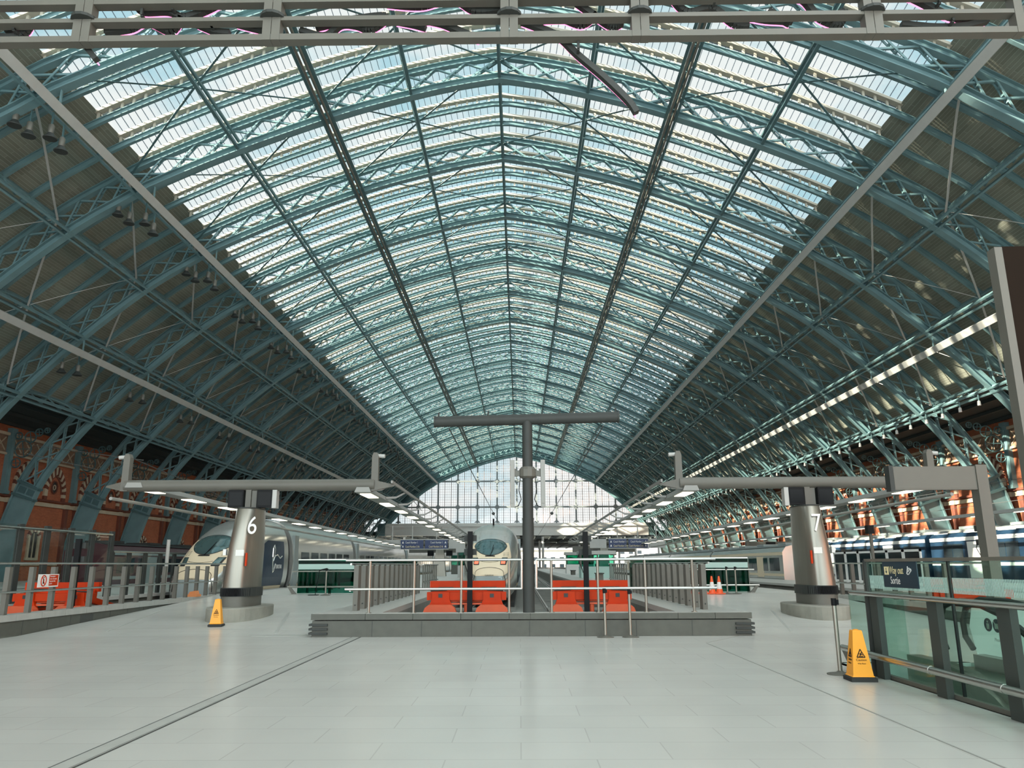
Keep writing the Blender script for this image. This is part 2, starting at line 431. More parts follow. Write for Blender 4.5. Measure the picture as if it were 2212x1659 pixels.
# -- ridge-and-furrow glazing, one strip between neighbouring ribs
def make_strip(h=.62):
    g = MB(); ss = samp(-SG, SG, 1.0); B = D+.60; p = PITCH
    prof = [(.15, B), (p/2, B+h), (p-.15, B)]
    def ring(s):
        (x, z), (nx, nz) = arc(s)
        return [(x+nx*b, a, z+nz*b) for a, b in prof]
    rr = [ring(s) for s in ss]
    for a, b in zip(rr, rr[1:]):
        for i in (0, 1): g.poly([a[i], a[i+1], b[i+1], b[i]])
    root = struct(g.build('window_1', 'glass_roof'))
    bmb = MB(); n = int(SG/.36)
    for i in range(-n, n+1):
        q = [Vector(c) for c in ring(i*.36)]; (x, z), nn = arc(i*.36)
        for a in (0, 1): bmb.beam(q[a], q[a+1], .035, .05, (nn[0], 0, nn[1]))
    sweep(bmb, [(p/2-.06, B+h-.05), (p/2+.06, B+h-.05), (p/2+.06, B+h+.05), (p/2-.06, B+h+.05)], ss)
    struct(bmb.build('glazing_bars', 'bar', root))
    e = MB()
    for s in (-SG, SG):
        q = ring(s); e.poly(q)
    struct(e.build('gable_end', 'cream', root))
    return root
strip0 = make_strip(); first = True
wn = 1
for k in range(-2, 17):
    for j in range(4):
        if k == -2 and j == 0: continue
        o = strip0 if first else dup(strip0); first = False
        o.location = (0, Y0+BAY*k+PITCH*j, 0); o.name = f'window_{wn}'; wn += 1

# -- boarded slopes either side of the glazing, and the eaves down to the walls
YS, YN = -16.0, 192.5
def slope(name, sg):
    mb = MB(); ss = [sg*s for s in samp(SG-.1, SE+.4, .7)]; B = D+.44; y = YS
    ys = [YS]+[YS+(YN-YS)*i/24 for i in range(1, 25)]
    for a, b in zip(ss, ss[1:]):
        (xa, za), _ = arc(a, B); (xb, zb), _ = arc(b, B); (xc, zc), _ = arc(a, B+.12); (xd, zd), _ = arc(b, B+.12)
        mb.poly([(xa, YS, za), (xb, YS, zb), (xb, YN, zb), (xa, YN, za)], [(abs(a), YS), (abs(b), YS), (abs(b), YN), (abs(a), YN)])
        mb.poly([(xc, YS, zc), (xd, YS, zd), (xd, YN, zd), (xc, YN, zc)], [(abs(a), YS), (abs(b), YS), (abs(b), YN), (abs(a), YN)])
    o = struct(mb.build(name, 'boards'))
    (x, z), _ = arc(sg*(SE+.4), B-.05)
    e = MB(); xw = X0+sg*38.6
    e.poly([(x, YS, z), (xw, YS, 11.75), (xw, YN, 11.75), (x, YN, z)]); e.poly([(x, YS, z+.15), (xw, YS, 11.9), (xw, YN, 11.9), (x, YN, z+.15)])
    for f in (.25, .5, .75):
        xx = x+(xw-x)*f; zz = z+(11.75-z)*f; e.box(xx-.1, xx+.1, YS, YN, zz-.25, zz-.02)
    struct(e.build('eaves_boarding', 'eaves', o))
# unseen boarding added to block sun over the concourse end; real roof is glass
mb = MB(); ss = samp(-SG+.1, s_of(u=7), .9)
for a, b in zip(ss, ss[1:]):
    for o_ in (D+.5, D+.62):
        (xa, za), _ = arc(a, o_); (xb, zb), _ = arc(b, o_); mb.poly([(xa, YS, za), (xb, YS, zb), (xb, 20.6, zb), (xa, 20.6, za)], [(abs(a), YS), (abs(b), YS), (abs(b), 20.6), (abs(a), 20.6)])
struct(mb.build('sun_blocker_south', 'boards'))
slope('ceiling_left', -1); slope('ceiling_right', 1)

# -- purlins: beams running the whole length of the hall
def nm(u, sg): return 'west' if sg < 0 else 'east'
ribys = [Y0+BAY*k+PITCH*j for k in range(-2, 17) for j in range(4) if not (k == -2 and j < 1)]
archys = [Y0+BAY*k for k in KS]
PL = {0: 'dark straight ridge beam running along the very top of the roof',
      1: 'dark slim roof beam {} beside the ridge beam', 2: 'thick double roof beam {} halfway between ridge and glazing edge',
      3: 'dark slim roof beam {} nearest inside the glazing edge', 4: 'blue lattice beam {} where glass roof meets the boarded slope',
      5: 'upper blue beam along the boarded slope {}, just above the pale lower trunking', 6: 'middle blue beam along the boarded slope {}, beside the pale lower trunking',
      7: 'lowest blue beam along the boarded slope {}, at the dark eaves'}
PL[5] = 'uppermost blue beam along the boarded slope {}'
PL[6] = 'blue beam along the boarded slope {} directly behind the pale lower trunking'
for i, s in enumerate(SP):
    for sg in ((1,) if i == 0 else (-1, 1)):
        mb = MB(); y0, y1 = 4.0, 191.0
        side = 'on the left' if sg < 0 else 'on the right'
        root = thing('purlin', PL[i].format(side), 'roof beam', (0, 0, 0), 'long beams tying the roof arches')
        def seg(off, w, h, ds=0.0):
            (x, z), (nx, nz) = arc(sg*s+ds, off); mb.beam((x, y0, z), (x, y1, z), w, h, (nx, 0, nz))
        if i <= 3:
            if i == 2: seg(.05, .16, .40, -.28); seg(.05, .16, .40, .28)
            else: seg(.20, .15, .40)
            seg(D-.05, .16, .22)
        else:
            seg(.10, .10, .30, -.16); seg(.10, .10, .30, .16); seg(D-.05, .16, .20)
        mb.build('beam', 'iron_dark' if i <= 3 else 'iron', root)
        lc = MB()
        if i <= 3:
            p, _ = arc(sg*s, .2); q, _ = arc(sg*s, D-.1); lc.beam((p[0], y0, p[1]+.45), (p[0], y1, p[1]+.45), .06, .12)
            lc.build('lattice', 'iron_dark', root); continue
        for b_ in (1, 2, 3):
            p, _ = arc(sg*s, .2); q, _ = arc(sg*s, D-.1); lc.beam((p[0], PITCH*b_, p[1]), (q[0], PITCH*b_, q[1]), .07, .07, (0, 1, 0))
        pts = []
        for t_ in range(9):          # knee arc from arch to arch
            f = t_/8; p, _ = arc(sg*s, .25+(D-.45)*math.sin(PI*f)**.8); pts.append((p[0], BAY*f, p[1]))
        lc.tube(pts, .07, 5)
        lo = lc.build('lattice', 'iron', root, (0, archys[0], 0))
        for a in archys[1:-1]:
            o = lo.copy(); COL.objects.link(o); o.location = (0, a, 0)

# -- pale cable trunking slung under the arches
for (x, z, w, lab) in ((-20.15, 21.15, .42, 'pale steel trunking under the upper edge of the boarded slope on the left'), (-28.3, 14.95, .42, 'pale steel trunking lower down the boarded slope on the left'),
                  (18.75, 21.25, .42, 'pale sunlit trunking under the upper edge of the boarded slope on the right'), (26.7, 14.85, .42, 'pale sunlit trunking lower down the boarded slope on the right')):
    t = thing('cable_trunking', lab, 'trunking', (x, 0, z), 'trunking slung under the roof')
    sl = 1 if x < 0 else -1
    mb = MB(); mb.beam((0, 2, 0), (0, 190, 0), w, .14, (sl*-.75, 0, .66)); mb.build('tray', 'grey_light', t)
    mb = MB()
    for k in KS:
        y = Y0+BAY*k; mb.cbox(0, y, .45, .06, .10, .9)
    mb.build('hanger', 'iron', t)
for sg, lab in ((-1, 'shiny twin conduit along the thick roof beam on the left'), (1, 'shiny twin conduit along the thick roof beam on the right')):
    (x, z), _ = arc(sg*SP[2], -.28); mb = MB(); mb.tube([(x-.12, 4, z), (x-.12, 190, z)], .07, 6); mb.tube([(x+.12, 4, z+.02), (x+.12, 190, z+.02)], .07, 6)
    tag(mb.build('cable_conduit', 'steel_dull'), lab, 'conduit')

# -- flat diagonal wind braces in every bay
def make_brace(sg):
    t = thing('wind_brace', 'x', 'roof brace', (0, 0, 0), 'diagonal braces between the arches')
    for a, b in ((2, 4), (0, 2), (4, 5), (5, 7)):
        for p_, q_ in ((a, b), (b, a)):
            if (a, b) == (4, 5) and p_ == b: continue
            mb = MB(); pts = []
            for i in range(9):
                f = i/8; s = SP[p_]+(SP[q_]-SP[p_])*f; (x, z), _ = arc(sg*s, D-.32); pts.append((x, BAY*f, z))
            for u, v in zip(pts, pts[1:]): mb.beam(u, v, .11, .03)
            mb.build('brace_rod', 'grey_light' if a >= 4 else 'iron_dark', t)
    return t
for sg in (-1, 1):
    b0 = make_brace(sg)
    for i, k in enumerate(range(-1, 17)):
        o = b0 if i == 0 else dup(b0); o.location = (0, Y0+BAY*k, 0)
        o['label'] = f"crossed flat brace rods {'left' if sg < 0 else 'right'} of the ridge between the {ORD[i]} and {ORD[i+1]} arches"
        o['group'] = 'brace rods %s of the ridge' % ('left' if sg < 0 else 'right')
# ---------------------------------------------------------------- side walls
WL, WR = -38.3, 36.3
for name, x, sg in (('wall_left', WL, -1), ('wall_right', WR, 1)):
    mb = MB(); mb.box(min(x, x+sg*.6), max(x, x+sg*.6), YS, 192.5, -1.2, 12.0)
    struct(mb.build(name, 'brick'))
def wall_band(n, x, sg, z0, z1, d, m, y0=-10, y1=191.5):
    mb = MB(); mb.box(min(x, x-sg*d), max(x, x-sg*d), y0, y1, z0, z1)
    struct(mb.build(f'trim_{n}', m))
tn = 1
for x, sg in ((WL, -1), (WR, 1)):
    for z0, z1, d, m in ((6.22, 6.52, .12, 'stone'), (6.62, 6.78, .20, 'brick_dark'), (9.66, 9.82, .16, 'stone'), (9.82, 11.1, .05, 'frieze'), (11.1, 11.3, .22, 'stone'), (1.6, 1.8, .1, 'stone')):
        wall_band(tn, x, sg, z0, z1, d, m); tn += 1

def arch_pts(w, hs, n=9, f=1.08):
    """half-outline of a pointed arch of half-width w springing at z=hs: list of (y,z) left to right"""
    R = w*f*1.5; cx = R-w; pts = []
    a1 = math.acos(cx/R)
    L = [(-(R*math.cos(a)-cx), hs+R*math.sin(a)) for a in [a1*i/n for i in range(n+1)]]
    return L + [(-y, z) for y, z in L[::-1][1:]]
def make_bay(sg):
    """one bay of blind arcading; local y runs along the wall, local x=0 is the wall face"""
    d = -sg
    mb = MB()
    def vous(yc, w, hs, t, dep, za, zb):
        ins = arch_pts(w, hs); outs = arch_pts(w+t, hs)
        for i in range(len(ins)-1):
            mb.m = za if (i // 1) % 2 == 0 else zb
            q = [ins[i], ins[i+1], outs[i+1], outs[i]]
            mb.prism([(yc+a, b) for a, b in q], 'X', 0, d*dep)
        mb.m = 0
        for s in (-1, 1):
            for j in range(2):
                z0 = 6.8+(hs-6.8)*j/2; z1 = 6.8+(hs-6.8)*(j+1)/2
                mb.m = 0 if j % 2 else 1
                mb.box(min(0, d*dep), max(0, d*dep), yc+s*(w+t/2)-t/2, yc+s*(w+t/2)+t/2, z0, z1)
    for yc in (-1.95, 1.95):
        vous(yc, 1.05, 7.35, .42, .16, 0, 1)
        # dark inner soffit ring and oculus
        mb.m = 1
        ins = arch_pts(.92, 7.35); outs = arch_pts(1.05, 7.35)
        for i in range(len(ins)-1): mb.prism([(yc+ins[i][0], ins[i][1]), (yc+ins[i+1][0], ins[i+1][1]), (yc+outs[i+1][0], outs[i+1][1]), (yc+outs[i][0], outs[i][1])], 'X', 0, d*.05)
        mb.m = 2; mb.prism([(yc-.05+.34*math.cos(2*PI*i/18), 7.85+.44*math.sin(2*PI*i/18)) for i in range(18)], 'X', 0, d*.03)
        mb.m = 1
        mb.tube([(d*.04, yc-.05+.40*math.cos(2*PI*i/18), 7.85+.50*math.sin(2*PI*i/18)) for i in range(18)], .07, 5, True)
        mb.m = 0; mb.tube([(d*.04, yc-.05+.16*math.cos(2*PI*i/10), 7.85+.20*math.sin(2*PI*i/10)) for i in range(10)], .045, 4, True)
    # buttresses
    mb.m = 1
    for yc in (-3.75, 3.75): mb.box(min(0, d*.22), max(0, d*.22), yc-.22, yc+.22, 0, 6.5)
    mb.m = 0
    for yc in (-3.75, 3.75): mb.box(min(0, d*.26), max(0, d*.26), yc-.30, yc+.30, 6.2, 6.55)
    # quatrefoil diamonds of the frieze
    for i in range(6):
        yc = -3.5+i*1.4; mb.m = 0
        for s in (-1, 1): mb.beam((d*.07, yc-.5*s, 10.0), (d*.07, yc+.5*s, 10.95), .07, .07, (1, 0, 0))
    # round-headed window of the storey below
    for yc in (.0,):
        mb.m = 2; mb.prism([(yc-.5, 2.2)]+[(yc+.5*math.cos(PI-PI*i/10), 3.7+.5*math.sin(PI*i/10)) for i in range(11)]+[(yc+.5, 2.2)], 'X', 0, d*.03)
        for i in range(9):
            a, b = PI*i/9, PI*(i+1)/9; mb.m = 0 if i % 2 == 0 else 1
            mb.prism([(yc+r*math.cos(t), 3.7+r*math.sin(t)) for r, t in ((.5, a), (.82, a), (.82, b), (.5, b))], 'X', 0, d*.14)
        mb.m = 0
        for s in (-1, 1): mb.box(min(0, d*.14), max(0, d*.14), yc+s*.62-.12, yc+s*.62+.12, 2.2, 3.7)
        mb.box(min(0, d*.1), max(0, d*.1), yc-.04, yc+.04, 2.2, 4.1); mb.box(min(0, d*.12), max(0, d*.12), yc-.8, yc+.8, 2.0, 2.2)
    return struct(mb.build('window_200', ['stone', 'brick_dark', 'void']))
wn = 200
for sg, x in ((-1, WL), (1, WR)):
    b0 = make_bay(sg)
    for i, k in enumerate(range(0, 17)):
        o = b0 if i == 0 else b0.copy()
        if i: COL.objects.link(o)
        o.location = (x, Y0+BAY*(k+.5), 0); o.name = f'window_{wn}'; wn += 1

# ---------------------------------------------------------------- far gable
YG = Y0+BAY*17+.9
def make_gable():
    def top(x):      # height of the arch soffit above a given x
        s = s_of(u=min(35.9, abs(x-X0))); return arc(s, -.55)[0][1]
    g = MB(); xs = [-31+62*i/60 for i in range(61)]
    for a, b in zip(xs, xs[1:]): g.poly([(a, 0, 11.5), (b, 0, 11.5), (b, 0, max(11.5, top(b))), (a, 0, max(11.5, top(a)))])
    root = struct(g.build('window_300', 'glass_gable', None, (0, YG, 0)))
    m = MB(); rings = []
    sx = s_of(z=11.5)
    prof = [(-.25,-.75),(.25,-.75),(.25,-.25),(-.25,-.25)]
    sweep(m, prof, samp(-sx, sx)); sweep(m, [(-.25,-.15),(.25,-.15),(.25,.25),(-.25,.25)], samp(-sx, sx))
    sweep(m, [(.2,-.3),(.3,-.3),(.3,2.6),(.2,2.6)], samp(-sx, sx))
    for i in range(-26, 26):
        a_, b_ = sx*i/26, sx*(i+1)/26
        for u_, v_ in ((a_, b_), (b_, a_)):
            p_, _ = arc(u_, .25); q_, _ = arc(v_, 1.75); m.beam((p_[0], -.05, p_[1]), (q_[0], -.05, q_[1]), .16, .16, (0, 1, 0))
    sweep(m, [(-.25,1.7),(.25,1.7),(.25,2.0),(-.25,2.0)], samp(-sx, sx))
    m2 = MB()
    for i in range(-7, 7):
        x = X0+.35+i*4.87
        if abs(x-X0) < 31 and top(x) > 11.6: m2.box(x-.2, x+.2, -.2, .2, 11.4, top(x)+.1)
    for z in (15.4, 21.75):
        lo, hi = -31, 31
        xs2 = [x/10 for x in range(-320, 330) if top(x/10) > z]
        m2.box(min(xs2), max(xs2), -.18, .18, z-.2, z+.2)
    # rounded corners of each big pane
    for i in range(-7, 7):
        x = X0+.35+i*4.87
        for z in (11.6, 15.4, 21.75):
            if top(x) > z+.5:
                for s in (-1, 1):
                    for t in ((1,) if z < 12 else (-1, 1)):
                        m2.prism([(x, z), (x+s*.85, z), (x+s*.36, z+t*.36), (x, z+t*.85)], 'Y', -.1, .1)
    struct(m2.build('mullion', 'mullion', root))
    m3 = MB()
    for i in range(-28, 28):
        x = X0+.35+i*4.87/3
        if i % 3 and abs(x-X0) < 31 and top(x) > 11.6: m3.box(x-.06, x+.06, -.08, .08, 11.4, top(x))
    for i in range(-85, 85):
        x = X0+.35+i*4.87/9
        if i % 3 and top(x) > 11.6: m3.box(x-.016, x+.016, -.03, .03, 11.4, top(x))
    for i in range(26):
        z = 12.1+i*.64
        xs2 = [x/5 for x in range(-160, 165) if top(x/5) > z]
        if xs2: m3.box(min(xs2), max(xs2), -.03, .03, z-.016, z+.016)
    struct(m3.build('glazing_bars', 'glaze_red', root))
    struct(m.build('gable_arch_frame', 'iron_light', root))
    # sill and fascia
    s = MB(); s.box(-33, 31.5, -.6, .5, 10.75, 11.45); s.box(-33, 31.5, -.3, 1.5, 8.5, 10.7)
    for i in range(60): s.cbox(-32+i*1.06, -.33, 9.3, .12, .1, .12)
    struct(s.build('fascia_beam', 'white', root))
    w = MB()
    for sg in (-1, 1):     # solid side panels beside the opening, above the platforms
        w.box(min(sg*34, sg*31)+X0, max(sg*34, sg*31)+X0, -.2, .2, 8.5, 11.5)
    struct(w.build('gable_side_panel', 'iron', root))
make_gable()
# low flat roof beyond the gable, with rows of rooflights
mb = MB(); y = YG+1.5
yy = [y+.8, y+7.2, y+9.2, y+15.6, y+17.6, y+24, y+26, y+150]
x_l, x_r = -48, 46
for a, b in zip(yy[1::2], yy[2::2]): pass
mb.box(x_l, x_r, yy[0]-2, yy[0]+.6, 8.6, 9.6)
for i, (a, b) in enumerate(((yy[0]+4.2, yy[0]+6.6), (yy[0]+10.2, yy[0]+12.6), (yy[0]+16.2, yy[0]+20), (yy[0]+23.6, yy[0]+60), (yy[0]+63, yy[0]+150))):
    mb.box(x_l, x_r, a, b, 8.6, 9.6)
for i in range(24): mb.box(x_l+i*4, x_l+i*4+.35, yy[0], yy[0]+150, 8.3, 9.6)
struct(mb.build('ceiling_far', 'deck'))
mb = MB(); mb.lathe([(.35, 0), (.3, 8.3)], 10)
c0 = None
for i in range(8):
    for j in range(2):
        if c0 is None: c = c0 = struct(mb.build('column_1', 'grey_light'))
        else: c = c0.copy(); COL.objects.link(c); c.name = f'column_{i*2+j+1}'
        c.location = (-42+i*12+(.8 if i == 3 else 0), YG+12+j*34, .3)
# ---------------------------------------------------------------- floors and platforms
def fz(y): return min(.46, max(0, (y-17.8)*.04))
HF = .46
fl = MB()
def top(x0, x1, ys):
    for a, b in zip(ys, ys[1:]): fl.poly([(x0, a, fz(a)), (x1, a, fz(a)), (x1, b, fz(b)), (x0, b, fz(b))])
WX0, WX1, WY0, WY1 = 4.98, 6.95, .5, 12.6          # stairwell
top(-34, WX0, [-8, 12.0]); top(-11.2, WX0, [12.0, 17.45]); top(WX0, WX1, [WY1, 17.45]); top(WX1, 34, [-8, 17.45]); top(WX0, WX1, [-8, WY0])
top(-11.2, -4.55, [17.45, 17.8, 29.3]); top(4.95, 10.8, [17.45, 17.8, 29.3])
for x in (-11.2, -4.55):  # edges of the ramp
    pass
struct(fl.build('floor', 'floor'))
mb = MB(); mb.box(-60, 60, 17.3, 330, -1.0, -.62); mb.box(-60, -11.6, 12, 17.3, -1.0, -.62); mb.box(10.9, 60, 17.0, 17.3, -1, -.62)
struct(mb.build('floor_track_bed', 'track_bed'))
def platform(n, x0, x1, y0, y1, cap=.45):
    mb = MB(); mb.box(x0+.12, x1-.12, y0, y1, -.65, HF-.12)
    a = struct(mb.build(f'floor_platform_{n}', 'track_bed'))
    mb = MB(); mb.box(x0, x1, y0, y1, HF-.12, HF); struct(mb.build(f'floor_paving_{n}', 'slab', a))
platform(1, -11.2, -4.45, 29.3, 330); platform(2, 4.85, 10.8, 29.3, 330)
platform(3, -24.0, -14.6, 12, 330); platform(4, 14.2, 17.6, 17.3, 330); platform(5, 20.9, 25.9, 17.3, 330); platform(6, -38, -27.4, 12, 330); platform(7, 29.2, 36.2, 17.3, 330)
# raised granite kerbs along the centre pit, with paler coping
for n, x0, x1 in ((1, -4.5, -3.1), (2, 3.48, 4.95)):
    mb = MB(); mb.box(x0, x1, 17.72, 190, -.62, .34); a = struct(mb.build(f'trim_kerb_{n}', 'track_bed'))
    mb = MB(); mb.box(x0, x1, 17.72, 190, .34, .47); struct(mb.build(f'trim_coping_{n}', 'granite_light', a))
    mb = MB(); xi = x1 if n == 1 else x0
    mb.box(xi-.01 if n == 1 else xi-.03, xi+.03 if n == 1 else xi+.01, 17.75, 22.5, -.6, .2); struct(mb.build(f'trim_brick_{n}', 'brick_dark', a))
# steel drain strip and fine joint lines in the floor
mb = MB(); mb.box(-3.60, -3.44, 3, 17.28, 0, .006); mb.m = 1; mb.box(-3.435, -3.42, 3, 17.28, 0, .005); mb.box(-3.62, -3.605, 3, 17.28, 0, .004); mb.box(-3.45, -3.448, 3, 17.28, 0, .0075)
struct(mb.build('floor_drain_strip', ['granite_light', 'joint']))
mb = MB(); mb.box(3.62, 3.64, 4, 15.8, 0, .003); mb.beam((3.63, 15.8, .001), (4.9, 17.6, .001), .02, .003)
for y in (18.9,): mb.box(-11, -4.6, y, y+.02, fz(y)-.01, fz(y)+.004)
mb.box(5.1, 10.7, 18.9, 18.92, fz(18.9)-.01, fz(18.9)+.004)
mb.m = 1
mb.beam((-5.55, 18.2, fz(18.2)+.002), (-6.55, 22.6, fz(22.6)+.002), .07, .004); mb.beam((-9.6, 18.6, fz(18.6)+.002), (-10.6, 23.5, fz(23.5)+.002), .05, .004)
mb.beam((6.1, 18.2, fz(18.2)+.002), (7.2, 23.0, fz(23)+.002), .07, .004)
mb.box(-5.9, -4.7, 17.6, 17.85, .0, .004)
struct(mb.build('floor_joint_lines', ['hairline', 'granite_light']))

# front upstand of the centre pit
t = thing('pit_wall', 'low grey granite upstand wall closing the end of the centre tracks', 'low wall', (0, 17.3, 0))
mb = MB(); mb.box(-4.5, 4.97, .03, .40, 0, .335); mb.m = 1
for x in (-3.2, -2.13, -1.05, .2, 1.4, 2.5, 3.7): mb.box(x-.006, x+.006, .024, .04, .0, .33)
mb.build('base', ['granite', 'joint'], t)
mb = MB(); xs = [-4.53, -3.35, -2.32, -1.28, -.24, .22, 1.2, 2.35, 3.4, 4.2, 4.99]
for a, b in zip(xs, xs[1:]): mb.box(a+.004, b-.004, 0, .42, .355, .48)
mb.build('coping', 'granite_light' if False else 'granite', t)
mb = MB(); mb.box(-4.5, 4.95, .02, .40, .48, .486); mb.build('coping_top', 'granite_light', t)
for sg, xb in ((-1, -4.5), (1, 4.97)):
    for z in (.05, .14, .23):
        mb = MB(); mb.box(min(xb+sg*.06, xb-sg*.34), max(xb+sg*.06, xb-sg*.34), -.02, .3, z, z+.045); mb.build('corner_guard', 'grey_dark', t)
# low wall on the left
t = thing('track_wall', 'long low granite wall with pale coping along the left hand track', 'low wall', (-11.35, 12, 0))
mb = MB(); mb.box(-.16, .13, 0, 18.0, -.6, .335); mb.m = 1
for i in range(19): mb.box(.13, .134, i*.95+.3, i*.95+.312, 0, .33)
mb.box(.05, .136, 8.35, 8.95, .02, .30)
mb.build('base', ['granite', 'joint'], t)
mb = MB()
for i in range(28): mb.box(-.24, .16, i*.95+.005, (i+1)*.95-.005, .335, .47)
mb.build('coping', 'granite_light', t)
# low wall on the right, past the pillar
t = thing('track_wall', 'low granite wall with pale coping behind the right hand pillar', 'low wall', (10.95, 17.3, 0))
mb = MB(); mb.box(-.13, .16, 0, 12.0, -.6, .335); mb.build('base', 'granite', t)
mb = MB()
for i in range(13): mb.box(-.16, .24, i*.95+.005, (i+1)*.95-.005, .335, .47)
mb.build('coping', 'granite_light', t)

# ---------------------------------------------------------------- tracks
def track(x, y0, y1, lab):
    t = thing('railway_track', lab, 'track', (x, 0, -.62), 'railway tracks')
    for s in (-.7175, .7175):
        mb = MB(); mb.prism([(s-.07,0.10),(s+.07,.10),(s+.02,.13),(s+.035,.24),(s-.035,.24),(s-.02,.13)], 'Y', y0, y1); mb.build('rail', 'rail', t)
    mb = MB(); y = y0
    while y < min(y1, y0+70): mb.box(-1.25, 1.25, y, y+.24, 0, .11); y += .68
    mb.build('sleeper', 'track_bed', t)['kind'] = 'stuff'
track(-1.46, 18.4, 300, 'track under the centre train, behind the middle orange buffer stop')
track(1.95, 18.4, 300, 'empty centre track behind the right of the two middle buffer stops')
track(-12.95, 18.4, 300, 'track under the silver train on the left')
track(12.4, 18.4, 300, 'track beside the right hand low wall')

# ---------------------------------------------------------------- buffer stops
def make_buffer(label, loc):
    t = thing('buffer_stop', label, 'buffer stop', loc, 'orange red buffer stops')
    mb = MB(); mb.box(-1.05, 1.05, .45, .6, 1.36, 1.62); mb.build('upper_beam', 'red', t)
    mb = MB(); mb.box(-1.08, 1.08, .0, .34, 1.12, 1.33); mb.box(-1.0, 1.0, .34, .5, 1.25, 1.40); mb.build('cross_beam', 'red', t)
    mb = MB(); mb.box(-.75, .75, .02, .14, 1.00, 1.05); mb.tube([(-.75, .1, 1.09), (.75, .1, 1.09)], .022, 8); mb.build('tie_bar', 'red_pale', t)
    for s in (-1, 1):
        c = s*.70
        mb = MB(); mb.prism([(c-.42,.80),(c+.42,.80),(c+.36,.90),(c+.29,1.02),(c+.24,1.15),(c+.24,1.34),(c-.24,1.34),(c-.24,1.15),(c-.29,1.02),(c-.36,.90)], 'Y', -.06, .06)
        st = mb.build('leg', 'red', t)
        m2 = MB(); m2.prism([(c-.45,.80),(c+.45,.80),(c+.40,.93),(c+.30,1.01),(c-.30,1.01),(c-.40,.93)], 'Y', -.30, -.06); m2.build('foot_plate', 'red_pale', st)
        m3 = MB(); m3.box(c-.06, c+.05, -.07, -.058, 1.19, 1.29); m3.build('slot', 'void', st)
        m4 = MB(); m4.beam((c, .1, 1.25), (c, 1.9, .9), .14, .16); m4.box(c-.08, c+.08, .3, 2.1, .80, .92); m4.build('raking_strut', 'red', t)
    mb = MB(); mb.tube([(-1.0, .2, 1.36), (-.55, .2, 1.38)], .02, 6); mb.tube([(.55, .2, 1.38), (1.0, .2, 1.36)], .02, 6); mb.tube([(-.85, .43, 1.40), (-.8, .43, 1.44), (-.4, .43, 1.44), (-.35, .43, 1.40)], .015, 6); mb.tube([(.35, .43, 1.40), (.4, .43, 1.44), (.8, .43, 1.44), (.85, .43, 1.40)], .015, 6); mb.build('handle_bar', 'grey_dark', t)
    mb = MB(); mb.cyl(0, .1, .80, 1.0, .07, 10); mb.build('centre_post', 'red_pale', t)
    mb = MB(); mb.box(-1.15, 1.15, -.32, 2.3, 0, .80); mb.build('concrete_plinth', 'track_bed', t)
    return t
b = make_buffer('orange red buffer stop in front of the centre train nose', (-1.46, 21.7, -.55))
b2 = dup(b); b2.location = (1.95, 21.7, -.55); b2['label'] = 'orange red buffer stop on the empty track right of the steel post'
b3 = dup(b); b3.location = (-12.95, 21.9, -.55); b3['label'] = 'orange red buffer stop behind the left hand rail and no entry sign'
b4 = dup(b); b4.location = (12.4, 21.9, -.55); b4['label'] = 'orange red buffer stop glimpsed through the glass beside the way out sign'
def signal_post(x, y, z0, z1, lab):
    t = thing('signal_post', lab, 'post', (x, y, 0), 'black posts at the buffer stops')
    mb = MB(); mb.box(-.07, .07, -.05, .05, z0, z1); mb.build('post', 'black', t)
    mb = MB()
    for z in (z1-.18, z1-.55): mb.box(-.17, .17, .05, .17, z-.08, z+.08)
    mb.build('lamp_box', 'grey_dark', t)
    mb = MB(); mb.tube([(-.15, .1, z1-.55), (-.22, .1, z1-.7), (-.12, .08, z1-.95), (-.07, .06, z1-1.1)], .012, 5); mb.build('cable', 'black', t)
signal_post(-1.36, 21.55, -.6, 2.40, 'black signal post in front of the centre train nose')
signal_post(1.8, 21.55, -.6, 2.38, 'black signal post at the buffer right of the steel T post')
signal_post(-12.2, 21.6, -.6, 2.25, 'black post at the buffer behind the left glass screens')
signal_post(12.75, 21.6, -.6, 2.6, 'black post in front of the dark blue train on the right')

# ---------------------------------------------------------------- fins and rails
def fin_row(name, label, x, ys, xd, group):
    t = thing(name, label, 'railing', (x, 0, 0), group)
    for y in ys:
        mb = MB(); mb.box(-.055, .055, y-.16, y+.16, .47, 1.50); f = mb.build('fin', 'steel_dull', t)
        m2 = MB(); m2.tube([(xd*.055, y, 1.50), (xd*.10, y, 1.52)], .02, 6); m2.cbox(0, y-.165, .60, .03, .01, .03); m2.build('bolt', 'grey_dark', f)
    return t
yl = [18.75+.86*i for i in range(14)]
t = fin_row('fin_railing', 'row of grey steel fins along the left kerb of the centre pit', -3.85, yl, -1, 'fin railings')
mb = MB(); mb.tube([(-.10, yl[0]-.3, 1.53), (-.10, yl[-1]+.3, 1.53)], .025, 8); mb.build('top_rail', 'steel_polish', t)
mb = MB(); mb.tube([(-.10, yl[0]-.3, .93), (-.10, yl[-1]+.3, .93)], .022, 8); mb.build('mid_rail', 'steel_polish', t)
t = fin_row('fin_railing', 'row of grey steel fins along the right kerb of the centre pit', 4.30, yl, 1, 'fin railings')
mb = MB(); mb.tube([(.10, yl[0]-.3, 1.53), (.10, yl[-1]+.3, 1.53)], .025, 8); mb.build('top_rail', 'steel_polish', t)
mb = MB(); mb.tube([(.10, yl[0]-.3, .93), (.10, yl[-1]+.3, .93)], .022, 8); mb.build('mid_rail', 'steel_polish', t)
